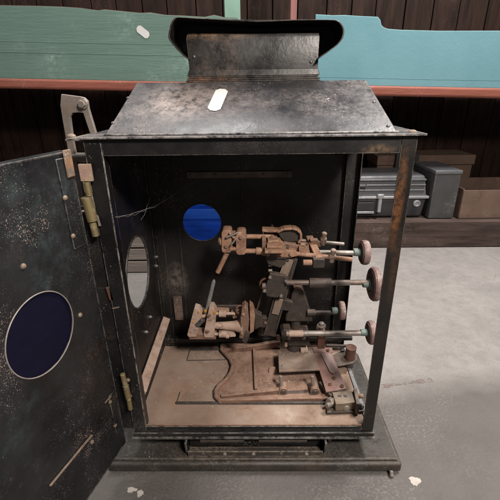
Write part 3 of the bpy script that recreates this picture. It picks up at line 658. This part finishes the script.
# cobweb
def web(pts, r=.00016):
    return MB().tube(pts, r, 5)
wb = MB()
def sag(a, b, s_, n=14, jit=.0015):
    return [a.lerp(b, k / n) - Z * (s_ * 4 * (k / n) * (1 - k / n)) + V((random.uniform(-1, 1), random.uniform(-1, 1), random.uniform(-1, 1))) * jit * (0 if k in (0, n) else 1) for k in range(n + 1)]
wa = at(115, 217, .01); wbp = at(187, 183, DB - .008); wc = at(200, 176, DB - .008)
wb.tube(sag(wa, wbp, .016), .00028, 5); wb.tube(sag(wa, at(150, 207, .16), .006), .0002, 5); wb.tube(sag(at(150, 207, .16), wc, .008), .0002, 5)
wb.tube(sag(at(133, 170, .2), at(150, 197, .16), .004), .00022, 5); wb.tube(sag(at(150, 197, .16), at(141, 220, .12), .004), .0002, 5)
tag(wb.build('cobweb', M['web'], None, 0), 'thin grey cobweb strung across the dark inside of the lamphouse', 'cobweb')

# ------------------------------------------------------------------ arc lamp mechanism
MY = .19
ML = empty('arc_lamp_mechanism', (.10, MY, .0045), 'rusty carbon arc mechanism with clamps, shafts and round knobs inside the lamphouse', 'lamp mechanism')
def fz(px, py, z=.006): return atz(px, py, z)
# thin base plates
bp = MB().prism([fz(178, 403), fz(336, 403), fz(334, 366), fz(262, 366), fz(236, 380), fz(190, 388)], (0, 0, -.0012)).build('base_plate', M['pan'], ML, .0004)
tag(bp)
bl = MB().bar(fz(176, 403, .0075), fz(338, 403, .0075), .003, .007).build('front_rail', M['screw'], ML, .0004)
MB().bar(fz(190, 349.5, .007), fz(262, 349, .007), .003, .005).bar(fz(187, 360.5, .006), fz(228, 359.5, .006), .0015, .002).bar(fz(190, 349.5, .006), fz(187, 360.5, .006), .0018, .002).build('rear_rail', M['screw'], ML, .0003)
MB().bar(fz(180, 392, .006), fz(177, 402, .006), .0018, .002).build('edge_line', M['screw'], ML, .0003)
# casting with the S-shaped end
zc = .0065
S = [(222, 345), (222, 350), (226, 354), (231, 360), (233, 366), (231, 373), (226, 380), (219, 386), (216, 391), (216.5, 397), (221, 401.5)]
pol = [fz(*p, zc) for p in S] + [fz(330, 400, zc), fz(325, 372, zc), fz(318, 347, zc)]
cast = MB().prism(pol, (0, 0, .0075)).build('base_casting', M['cast'], ML, .0008)
rib = MB(); R_ = [fz(*p, zc + .0085) for p in S]
pts = []
for i in range(len(R_) - 1):
    for k in range(3): pts.append(R_[i].lerp(R_[i + 1], k / 3))
pts.append(R_[-1]); rib.tube(pts, .0058, 10)
rib.bar(fz(224, 351.5, .016), fz(280, 343, .030), .008, .014, w2=.012, h2=.018); rib.bar(fz(221, 397, .016), fz(281, 390.5, .018), .006, .010, w2=.012, h2=.015)
rib.bar(fz(220, 401, .013), fz(330, 398.5, .013), .007, .010)
rib.bar(fz(254, 350, .018), fz(256, 390, .018), .007, .012); rib.build('rib', M['cast'], cast, .0015, 3)
MB().cyl(fz(273, 371, .008), fz(273, 371, .019), .011).build('boss', M['cast'], cast, 0)
lg = MB().cyl(fz(279, 347, .018), fz(277, 335, .05), .007).build('lug', M['cast'], cast, 0)
MB().bar(fz(228, 396, .010), fz(332, 392, .010), .010, .010).build('lug_bar', M['darkmetal'], ML, .001)
# platform
pz = .046
PL = MB().prism([fz(278, 352, pz), fz(313, 350, pz), fz(320, 369, pz), fz(279, 371, pz)], (0, 0, -.006)); plat = PL.build('platform', M['platform'], ML, .0012)
MB().prism([fz(281, 353, pz - .008), fz(312, 351, pz - .008), fz(317, 366, pz - .008), fz(282, 368, pz - .008)], (0, 0, -.028)).build('platform_block', M['darkmetal'], plat, .001)
for (px, py) in ((283, 390), (314.5, 390)):
    c = atz(px, py, .020)
    lug = MB().cyl(c + V((0, .016, 0)), c + V((0, -.008, 0)), .0115).build('pivot_lug', M['cast'], ML, 0)
    MB().cyl(c + V((0, -.0078, 0)), c + V((0, -.0095, 0)), .0066).build('bolt', M['screw'], lug, 0)
    MB().cyl(c + V((-.003, .004, .008)), c + V((-.006, .010, .034)), .0042).build('pin', M['steel'], lug, 0)
    MB().bar(c + V((-.012, .012, -.006)), c + V((.012, .012, -.006)), .03, .012).build('lug_base', M['cast'], lug, .001)
# column
cb_ = atz(293, 349, pz); cx, cy = cb_.x + .004, cb_.y + .004
ztop = at(297, 296, cy).z
col_ = MB().cyl((cx, cy, pz), (cx, cy, ztop), .0125, n=28).build('column', M['darkmetal'], ML, 0)
MB().cyl((cx - .001, cy, pz + .0005), (cx - .001, cy, pz + .034), .0195, n=28).build('collar', M['darkmetal'], col_, 0)
def pbox(px0, py0, px1, py1, Yd, dep, mt, name, parent, bev=.0012):
    a_, b_ = at(px0, py1, Yd), at(px1, py0, Yd); c_ = (a_ + b_) / 2
    return MB().box((a_.x, Yd, a_.z), (b_.x, Yd + dep, b_.z)).build(name, M[mt], parent, bev)
yk = cy - .026
def ppr(pts, Yd, dep, mt, name, parent, bev=.001): return MB().prism([at(a, b, Yd) for a, b in pts], (0, dep, 0)).build(name, M[mt], parent, bev)
ppr([(281, 333), (284, 330), (290, 329.5), (292, 333), (309, 333), (310, 346), (288, 346), (287, 340), (282, 338)], yk, .036, 'darkmetal', 'column_clamp', col_, .002)
pbox(282, 338, 287, 349, yk + .004, .02, 'darkmetal', 'clamp_foot', col_)
pbox(284.5, 342.5, 287.5, 347, yk + .0, .01, 'pinkcast', 'clamp_pad', col_)
MB().box((cx + .014, cy - .022, pz + .001), (cx + .032, cy + .004, pz + .012)).build('foot_block', M['pinkcast'], col_, .001)
# cone shaped head casting
ppr([(285, 322), (286, 315), (290, 303), (292, 293), (294, 289.5), (297, 288), (301, 288.5), (304, 291), (307, 300), (311, 313), (313, 322)], cy - .018, .030, 'darkmetal', 'head_casting', col_, .004)
ppr([(293, 292), (294.5, 289), (297, 287.6), (301, 288), (303.5, 291), (301, 290), (297, 289.4)], cy - .019, .031, 'cast', 'head_cap', col_, .001)
# knobs and shafts
def knob(c, r, th=.010, small=False):
    c = V(c); ax = X; th *= 1.25
    k = MB().lathe(c, ax, [(-th * .35, r * .55), (-th * .5, r * .80), (-th * .45, r * .93), (-th * .2, r), (th * .25, r), (th * .5, r * .94), (th * .5, r * .3)], 44).build('knob', M['knobrim'], ML, 0)
    MB().lathe(c, ax, [(-th * .62, r * .30), (-th * .62, r * .78), (-th * .49, r * .86), (-th * .2, r * .8)], 44).build('knob_face', M['knobred'], k, 0)
    MB().torus(c - X * th * .62, ax, r * .50, .0013, 36, 8).build('knob_ring', M['knobteal'], k, 0)
    MB().lathe(c - X * (th * .6), -ax, [(0, r * .36), (.004, r * .33), (.005, .0085), (.016, .0078), (.017, .0062)], 28).build('knob_hub', M['knobteal'], k, 0)
    MB().dome(c + X * th * .5, X, r * .25, .002).build('knob_nut', M['steel'], k, 0)
    return k
def sh_(px0, py0, px1, py1, Yd, r, mt='steel', name='shaft', parent=None):
    a_, b_ = at(px0, py0, Yd), at(px1, py1, Yd); b_ = V((b_.x, a_.y, b_.z))
    return MB().cyl(a_, b_, r).build(name, M[mt], parent or ML, 0)
yB = .165
s = sh_(286, 282.5, 369, 282.5, yB, .0062, 'shaftbrown'); knob(at(374, 284, yB), .0395, .012)
sh_(309, 283, 331, 283, yB, .0115, 'darkmetal', 'sleeve', s); sh_(331, 282.6, 350, 282.8, yB, .0064, 'steel', 'shaft_collar', s)
s = sh_(296, 252, 358, 253, .205, .0058, 'steel'); knob(at(364.5, 252.5, .205), .0290, .012)
s = sh_(305, 312.5, 338, 312.5, .21, .0052, 'darkmetal'); knob(at(341.5, 310.5, .21), .0235, .010)
s = sh_(286, 333.5, 366, 333, .150, .0066, 'steel'); knob(at(371, 332.5, .150), .0285, .011)
sh_(289, 333.5, 303, 333.5, .150, .0078, 'pinkcast', 'shaft_collar', s)
# post with thumbscrew on the lower shaft
yp = .168
pst = pbox(317.5, 334, 326, 349, yp, .014, 'copper', 'shaft_support', ML)
c = at(321.5, 333, .165); MB().cyl((c.x, yp - .006, c.z), (c.x, yp + .02, c.z), .0105).build('support_head', M['pinkcast'], pst, 0)
c = at(321.5, 327, .165)
tsw = MB().cyl(c + V((0, 0, -.008)), c + V((0, 0, .006)), .0045)
tsw.lathe(c + Z * .001, Z, [(0, .006), (.001, .0105), (.0045, .0110), (.0055, .006)], 9)
tsw.lathe(c + Z * .0065, Z, [(0, .005), (.002, .0068), (.0055, .0064), (.0075, .003)], 12); tsw.build('thumbscrew', M['steel'], pst, 0)

# upper assembly
uy = .175
# four thin rods
rodm = 'steel'
sh_(246, 236.5, 272, 236.8, .20, .0056, 'tan', 'rod'); sh_(243, 251, 270, 251, uy, .0056, 'tan', 'rod')
sh_(256, 251, 266, 251, uy, .0085, 'tan', 'rod_collar')
sh_(297, 240, 344, 244, .23, .0042, 'steel', 'rod'); sh_(290, 253, 352, 259.5, uy, .0052, 'tan', 'rod')
sh_(285, 244, 312, 248.5, .215, .0042, 'steel', 'rod')
# stacked clamp plates
def quadz(pts, z, th, mt, name, parent, bev=.0008): return MB().prism([fz(a, b, z) for a, b in pts], (0, 0, -th)).build(name, M[mt], parent, bev)
zu = at(273, 248, uy).z + .008
up = quadz([(262, 229), (277, 228), (286, 247), (284, 251), (265, 251)], zu, .006, 'tan', 'clamp_plate', ML)
quadz([(265, 231), (276, 230), (283, 243), (282, 246), (267, 246)], zu + .0065, .0055, 'tan', 'clamp_plate', up)
quadz([(266, 233), (275, 232.5), (279, 240), (268, 241)], zu + .012, .005, 'tan', 'clamp_plate', up)
for q in ((272, 227), (272.5, 237)):
    c = fz(*q, zu + .014); MB().hexnut(c - Z * .006, Z, .0058, .007).cyl(c, c + Z * .005, .003).build('bolt', M['cast'], up, 0)
ppr([(265, 251), (286, 251), (286, 259), (266, 259)], uy - .004, .03, 'darkmetal', 'clamp_block', up)
# looped lever
lz = at(290, 238, .2).z
LP = [(277, 231), (283, 228), (292, 227.3), (297, 228.5), (300.5, 232), (300.5, 238), (298, 241.5), (291, 242.3), (283, 241), (279.5, 236)]
loop = ppr(LP, .196, .018, 'darkmetal', 'lever', ML, .002)
pr_ = [at(a, b, .198) for a, b in LP[:7]]
lo = MB()
for a_, b_ in zip(pr_[:-1], pr_[1:]): lo.bar(a_, b_, .022, .0055, up=(b_ - a_).cross(Y))
lo.build('lever_rim', M['tan'], loop, .0015)
MB().bar(at(262, 229, .2), at(280, 230, .2), .02, .006).build('lever_arm', M['tan'], loop, .001)
# slanted cross bar with end block
c0, c1 = at(309, 236.5, .235), at(320, 260, .160)
xb = MB().bar(c0, c1, .0165, .007).build('cross_bar', M['tan'], ML, .001)
pbox(313, 259.5, 325, 268, .152, .020, 'darkmetal', 'end_block', xb)
c = at(319.5, 258.8, .160); MB().cyl(c + V((0, 0, .0005)), c + V((0, 0, .0012)), .0052).build('set_hole', M['screw'], xb, 0)
sh_(303, 262.5, 312, 262.5, .16, .0065, 'tan', 'nut', xb)
def wing(px, py, Yd, mt='pinkcast'):
    c = at(px, py, Yd); w_ = MB().cyl(c - X * .004, c + X * .010, .0062)
    w_.lathe(c + V((.003, 0, .003)), V((.1, -.15, 1)), [(0, .005), (.008, .0058), (.014, .0062), (.016, .004)], 16)
    w_.lathe(c + V((.003, 0, -.003)), V((-.1, .15, -1)), [(0, .005), (.006, .0058), (.010, .0058), (.012, .004)], 16)
    return w_.build('wing_nut', M[mt], ML, 0)
wing(322, 239.5, .23); wing(331, 256.5, uy)
sh_(300, 245.5, 309, 246, .215, .0078, 'tan', 'rod_collar')
# left end clamp of the upper carbon
def vdisc(px0, py0, px1, py1, Yd, dep, mt, name, parent=None):
    pts = []; r_ = 3
    for (cx_, cy_, a0_) in ((px1 - r_, py0 + r_, -90), (px1 - r_, py1 - r_, 0), (px0 + r_, py1 - r_, 90), (px0 + r_, py0 + r_, 180)):
        for k in range(4): an = math.radians(a0_ + k * 30); pts.append((cx_ + r_ * math.cos(an), cy_ + r_ * math.sin(an)))
    return ppr(pts, Yd, dep, mt, name, parent or ML, .0012)
hc = vdisc(221.5, 230.5, 231.5, 253, .165, .034, 'tan', 'carbon_clamp'); vdisc(236, 232, 246, 255, .165, .034, 'tan', 'clamp_jaw', hc)
c = at(222, 241, .178); MB().lathe(c, -X, [(0, .011), (.004, .0105), (.008, .007), (.0095, .003)]).build('clamp_nub', M['tan'], hc, 0)
for py in (237, 249): sh_(229, py, 238, py, .17, .0045, 'tan', 'clamp_pin', hc)
MB().bar(at(226, 237.5, .160), at(238, 232.5, .160), .004, .005, up=Y).bar(at(231, 245, .158), at(236, 238, .158), .003, .008, up=Y).build('clamp_key', M['steel'], hc, .0006)
MB().bar(at(229, 232.5, .162), at(236, 240, .162), .003, .004, up=Y).build('clamp_key', M['tan'], hc, .0006)
MB().cyl(at(227, 253, .172), at(217.5, 272.5, .172), .0055).build('carbon_holder', M['tan'], ML, 0)
a_, b_ = at(214.2, 279.5, .19), at(207, 310, .19)
MB().lathe(a_, b_ - a_, [(0, .0016), (.003, .0036), (.006, .0046), ((b_ - a_).length, .0050)], 18).build('carbon_rod', mat('carbon', (.12, .11, .11), .7, 0, (.2, .19, .18), 40, [((.35, .34, .33), 20, .5, .62, 200, .5, .6)]), ML, 0)
# inclined dark arm and hub plate
ia = MB().bar(at(291, 256, .195), at(269, 333, .205), .030, .024, up=Y).build('inclined_arm', M['darkmetal'], ML, .001)
MB().bar(at(289.5, 259, .180), at(283, 276, .180), .020, .004, up=Y).build('arm_facing', M['platform'], ia, .0006)
MB().bar(at(279.5, 299, .185), at(275, 314, .187), .018, .004, up=Y).build('arm_facing', M['platform'], ia, .0006)
for sx in (-1, 1):
    MB().bar(at(286.5 + sx * 5.4 + 4, 256, .184), at(266 + sx * 5.4 + 4, 332, .192), .0025, .006, up=Y).build('arm_flange', M['darkmetal'], ia, .0004)
MB().bar(at(268, 273, .20), at(256, 312, .21), .004, .010, up=Y).build('arm_strut', M['darkmetal'], ia, .0006)
hp = ppr([(270, 273.5), (285, 276), (289, 280), (286, 292), (282, 298.5), (267, 296.5), (264.5, 290)], .168, .016, 'darkmetal', 'hub_plate', ML, .0012)
for q in ((270, 277), (286, 281), (264.5, 290.5), (281, 295.5)):
    c = at(*q, .167); MB().hexnut(c, -Y, .0042, .004).build('bolt', M['steel'], hp, 0)
for q in ((270.5, 265), (270.5, 270.5)): c = at(*q, .185); MB().cyl(c - X * .005, c + X * .004, .0035).build('pin', M['steel'], hp, 0)
MB().torus(at(266, 284, .19), Y, .014, .003).build('spring_ring', M['copper'], hp, 0)

# lower carbon clamp
ly = .19
lc = ppr([(194.5, 307.5), (199, 309), (202, 314), (199.5, 325), (196.5, 337), (188.5, 337.5), (187, 335)], .172, .022, 'pinkcast', 'lower_clamp', ML, .0014)
ppr([(209, 308), (213, 308), (216, 313), (215, 325), (214, 338), (204, 338), (203.5, 334), (206, 322)], .172, .030, 'pinkcast', 'clamp_jaw', lc, .0014)
for py, r_ in ((334, .0055), (316, .0045)): sh_(196, py, 206, py, .185, r_, 'pinkcast', 'clamp_pin', lc)
MB().cyl(at(197, 325, .176), at(203, 319, .176), .0075).build('clamp_screw', M['screw'], lc, 0)
a_, b_ = at(214, 325.5, ly), at(243, 325.5, ly); b_ = V((b_.x, a_.y, a_.z - .002)); L_ = (b_ - a_).length
MB().lathe(a_, b_ - a_, [(0, .008), (L_ * .2, .0095), (L_ * .35, .0100), (L_ * .7, .0125), (L_ * .9, .017), (L_, .021)], 28).build('clamp_neck', M['pinkcast'], lc, 0)
for py, yy, x1 in ((313.5, .195, 234), (334, .178, 226)):
    sh_(214, py, x1, py, yy, .0038, 'pinkcast', 'clamp_pin', lc); sh_(219, py, 226, py, yy, .0090, 'pinkcast', 'nut', lc)
    c = at(x1, py, yy); MB().dome(c, X, .0048, .004).build('pin_end', M['pinkcast'], lc, 0)
sh_(226, 336, 229, 336, .175, .0062, 'pinkcast', 'nut', lc)
ppr([(242, 309), (245, 307), (248, 310), (249, 321), (248, 333), (243, 339), (239, 338), (241, 329), (240.5, 318)], .172, .032, 'cast', 'flange', lc, .0012)
ppr([(249.5, 306), (253, 309), (255, 315), (254, 331), (250, 334), (250, 321)], .178, .030, 'tan', 'flange', lc, .0010)
ppr([(246, 330), (250, 334), (246, 345), (242, 341)], .170, .010, 'darkmetal', 'flange_foot', lc, .0008)
MB().torus(at(240, 309.5, .192), V((.3, -1, .3)), .0095, .0028).build('spring_ring', M['copper'], lc, 0)
p = at(212.5, 309, .178); MB().obox(p, X * .004, Y * .004, Z * .003).build('yellow_mark', mat('ochre_paint', (.62, .27, .02), .7), lc, .0015)
p = at(201, 316, .176); MB().obox(p, X * .003, Y * .003, Z * .0035).build('yellow_mark', bpy.data.materials['ochre_paint'], lc, .0012)
for q, sz in (((205.5, 311), .0028), ((207.5, 316), .002), ((198.5, 312), .0022), ((214.5, 312.5), .003), ((193, 322), .0018)):
    p = at(*q, .1712); MB().obox(p, X * sz, Y * .0012, Z * sz * 1.3).build('yellow_mark', bpy.data.materials['ochre_paint'], lc, .0008)
ppr([(194, 306), (250, 305.5), (250, 309), (198, 309)], .215, .006, 'darkmetal', 'back_bar', lc)
# fuller lower clamp: tray, bridge and links
ppr([(190, 334), (216, 334.5), (216, 339.5), (189, 339.5)], .176, .030, 'cast', 'clamp_tray', lc, .001)
ppr([(214, 309.5), (229, 310), (229, 316), (214, 316)], .200, .012, 'tan', 'clamp_bridge', lc, .001)
ppr([(199, 310), (208, 310), (205, 318), (199, 317)], .186, .014, 'shaftbrown', 'clamp_filler', lc, .001)
ppr([(231, 312), (242, 309), (242, 316), (233, 319)], .200, .010, 'cast', 'clamp_bridge', lc, .001)
ppr([(221, 328), (233, 330), (236, 337), (224, 338)], .186, .016, 'pinkcast', 'clamp_lug', lc, .002)
ppr([(255, 312), (262, 316), (262, 326), (255, 330)], .186, .018, 'darkmetal', 'clamp_link', lc, .001)
for q in ((209, 315), (207.5, 331)): MB().hexnut(at(*q, .1715), -Y, .0052, .004).build('bolt', M['cast'], lc, .0004)
for q in ((243.5, 314), (242, 333)): MB().hexnut(at(*q, .1715), -Y, .0040, .0035).build('bolt', M['tan'], lc, .0004)
ppr([(230, 233), (238, 233), (238, 239), (230, 238)], .182, .018, 'cast', 'clamp_filler', hc, .001)
ppr([(230, 246), (237, 246), (237, 252), (230, 252)], .182, .014, 'tan', 'clamp_filler', hc, .001)
MB().hexnut(at(226.5, 246, .1645), -Y, .0048, .0035).build('bolt', M['cast'], hc, .0004)
MB().hexnut(at(241, 237, .1645), -Y, .0048, .0035).build('bolt', M['cast'], hc, .0004)
ppr([(275, 249), (296, 251), (298, 256), (290, 258), (276, 257)], .170, .020, 'tan', 'clamp_block', up, .0015)
ppr([(284, 243), (300, 246), (300, 252), (285, 250)], .185, .020, 'cast', 'clamp_block', up, .0015)
# thumb rest and links between arm and column
ppr([(282, 299), (293, 303), (291, 311), (279, 310)], .186, .014, 'darkmetal', 'arm_link', ML, .001)
# black cross rails behind at floor level
MB().bar(at(176, 339.5, .272), at(352, 338, .272), .010, .010).build('cross_rail', M['inner'], ML)

# red plate, roller and end block on the right
rp = MB().prism([fz(313.5, 351, .044), fz(331, 350.5, .044), fz(346.5, 388.5, .036), fz(326, 391.5, .036)], (0, 0, -.004)).build('red_plate', M['redplate'], ML, .0008)
MB().prism([fz(312, 347, .047), fz(331.5, 346, .047), fz(333.5, 352, .045), fz(314.5, 353, .045)], (0, 0, -.004)).build('plate_fold', M['redplate'], rp, .0012)
sp_ = [fz(321, 354, .0446), fz(331, 354, .0446), fz(335, 363, .0434), (fz(336.5, 371, .0424)), (fz(334, 374, .0420)), (fz(330, 372, .0424)), fz(327, 366, .0434)]
MB().prism(sp_, (0, 0, .0007)).build('slot_plate', mat('slot_grey', (.36, .27, .24), .6, 0, (.28, .18, .16), 40), rp, 0)
for q, z_ in (((328, 350), .048), ((334, 378), .040), ((330, 384.5), .038), ((342, 386), .038)):
    c = fz(*q, z_); MB().lathe(c - Z * .001, Z, [(0, .0045), (.0022, .0042), (.0024, .0028), (.0012, .0026)], 18).build('screw_head', M['copper'], rp, 0)
rl = MB().prism([fz(326, 358, .032), fz(343, 350, .032), fz(351, 349, .032), fz(357, 353, .032), (fz(357.5, 359, .032)), (fz(353, 363, .032)), (fz(338, 366, .032))], (0, 0, -.004)).build('roller_plate', M['darkmetal'], ML, .001)
c = fz(350, 358, .032); MB().cyl(c, c + Z * .030, .0135, .0128, n=28).lathe(c + Z * .0302, Z, [(0, .0138), (.004, .0138), (.0045, .010), (.0035, .004)], 28).build('roller', M['copper'], rl, 0)
MB().cyl(c - Z * .0265, c - Z * .0045, .011).build('roller_foot', M['darkmetal'], rl, 0)
c0 = fz(334, 350, .052); sh_(326, 345.5, 347, 346, .225, .004, 'darkmetal', 'rod')
# hinge block at the front right
ez = .034
M['blockgrey'] = mat('block_grey', (.25, .195, .145), .6, .1, (.14, .105, .075), 40, [((.13, .09, .06), 40, .52, .66, 200, .46, .6)], ((.55, .48, .4), .6, .0012), .0004, 260)
eb = MB().prism([fz(332, 392, ez), fz(353, 390.5, ez), fz(356, 402, ez), fz(336, 404, ez)], (0, 0, -.022)).build('end_block', M['blockgrey'], ML, .0014)
for q in ((339.5, 396), (345.5, 396)): c = fz(*q, ez); MB().cyl(c - Z * .001, c + Z * .0006, .0046).build('bolt_hole', M['screw'], eb, 0)
MB().prism([fz(353.5, 388, ez + .010), fz(357, 388, ez + .010), fz(360, 404, ez + .004), fz(356.5, 404, ez + .004)], (0, 0, -.030)).build('side_cheek', M['blockgrey'], eb, .001)
c = atz(331, 404, .022); MB().hexnut(c + V((.004, .008, 0)), V((-.8, -.6, .25)), .0105, .012).cyl(c, c + V((-.012, -.009, .004)), .0055).build('bolt', M['steel'], eb, .0006)
c = atz(346, 407, .018); MB().cyl(c + Y * .014, c - Y * .004, .0080).dome(c - Y * .004, -Y, .0080, .003).build('bolt', M['steel'], eb, 0)
c = atz(359.5, 396, .026); MB().cyl(c - X * .006, c + X * .008, .0052).build('bolt', M['cast'], eb, 0)
c = atz(361, 406, .016); MB().cyl(c - X * .008, c + X * .006, .0045).cyl(c + V((.002, -.006, -.010)), c + V((-.002, -.002, .008)), .003).build('bolt', M['screw'], eb, 0)
MB().prism([fz(327, 408, .012), fz(364, 406, .012), fz(364, 411, .012), fz(327, 412.5, .012)], (0, 0, -.007)).build('block_foot', M['darkmetal'], eb, .0008)
MB().bar(fz(322, 384, .020), fz(334, 398, .020), .020, .020).build('link', M['darkmetal'], eb, .001)

# springs, nuts and small hardware that fill the clamps
for q, yy in (((268, 254), .169), ((281, 254), .169), ((291, 254), .169)): MB().hexnut(at(*q, yy), -Y, .0046, .004).build('bolt', M['tan'], up, .0004)
ppr([(262, 240), (266, 240), (266, 256), (262, 256)], .168, .03, 'cast', 'clamp_cheek', up, .001)
ppr([(284, 246), (289, 246), (289, 262), (285, 262)], .176, .02, 'darkmetal', 'clamp_cheek', up, .001)
ppr([(299, 247), (309, 248), (310, 253), (299, 252.5)], .176, .016, 'tan', 'rod_guide', up, .001)
ppr([(310, 240), (318, 240), (321, 247), (312, 247)], .205, .014, 'cast', 'rod_guide', up, .001)
for q in ((311.5, 240.5), (316.5, 250.5)):
    c = at(*q, .19); MB().hexnut(c, V((0, -.6, .8)), .0036, .003).build('bolt', M['cast'], xb, .0003)
ppr([(266, 259), (284, 259), (286, 264), (280, 268), (268, 264)], .176, .024, 'darkmetal', 'neck_block', up, .001)
ppr([(257, 318), (270, 318), (268, 328), (257, 327)], .192, .014, 'darkmetal', 'arm_link', ML, .001)
for q in ((260, 322), (265.5, 322.5)): MB().hexnut(at(*q, .1915), -Y, .0040, .003).build('bolt', M['cast'], ML, .0004)
sh_(262, 286, 268, 286, .176, .0075, 'shaftbrown', 'hub_boss', hp)
sh_(307, 312.5, 315, 312.5, .200, .0085, 'darkmetal', 'shaft_gland', col_)
for q in ((289, 338), (304, 338)): MB().hexnut(at(*q, yk - .001), -Y, .0048, .004).build('bolt', M['steel'], col_, .0004)
for q in ((283, 366), (283, 354), (309, 353)):
    c = fz(*q, pz); MB().dome(c, Z, .0042, .0022).build('screw_head', M['steel'], plat, 0)

# crumbs of flaked paint and dirt on the pan
db = MB()
for k in range(230):
    if k < 70: p = fz(random.gauss(206, 9), random.gauss(386, 6), .0046)
    elif k < 110: p = fz(random.gauss(290, 22), random.gauss(378, 5), .0145)
    else: p = V((random.uniform(-.24, .24), random.uniform(.02, .29), .0046))
    if k == 70: pass
    r_ = random.choice((.0005, .0007, .001, .0016)) * random.uniform(.7, 1.3); n = random.randint(4, 6); a0_ = random.random() * 6
    db.prism([p + V((math.cos(a0_ + 6.283 * i / n), math.sin(a0_ + 6.283 * i / n), 0)) * r_ * random.uniform(.7, 1.2) for i in range(n)], (0, 0, r_ * .6))
tag(db.build('dirt_crumbs', M['flake'], None, 0), 'pale crumbs of flaked paint scattered over the lamphouse floor', 'debris', kind='stuff')

# ------------------------------------------------------------------ light
w = bpy.data.worlds.new('World'); sc.world = w; w.use_nodes = True
w.node_tree.nodes['Background'].inputs[0].default_value = (.95, .97, 1, 1); w.node_tree.nodes['Background'].inputs[1].default_value = .07
def area(name, loc, tgt, sx, sy, pw_, colr):
    l = bpy.data.lights.new(name, 'AREA'); l.shape = 'RECTANGLE'; l.size = sx; l.size_y = sy; l.energy = pw_; l.color = colr
    o = bpy.data.objects.new(name, l); COL.objects.link(o); o.location = loc; o.rotation_euler = (V(tgt) - V(loc)).to_track_quat('-Z', 'Y').to_euler(); return o
area('ceiling_light_front', (.62, -1.05, 1.50), (0, .15, .2), .26, .22, 32, (1, .91, .82))
area('ceiling_light_rear', (1.25, .60, 2.6), (.45, .7, 0), .8, .45, 80, (1, .96, .92))
area('fill_light_back', (-.35, 1.02, 2.7), (-.2, .9, 0), 1.2, .35, 26, (1, .97, .94))  # added fill lamp, brightens the blue window from behind
area('ceiling_light_left', (-1.9, .2, 2.3), (-.2, .4, .4), .8, 1.6, 14, (.95, .97, 1))
sc.view_settings.view_transform = 'Standard'; sc.view_settings.look = 'None'; sc.view_settings.gamma = 1; sc.view_settings.exposure = .25
sc.render.film_transparent = False
sc.cycles.max_bounces = 8; sc.cycles.use_denoising = True
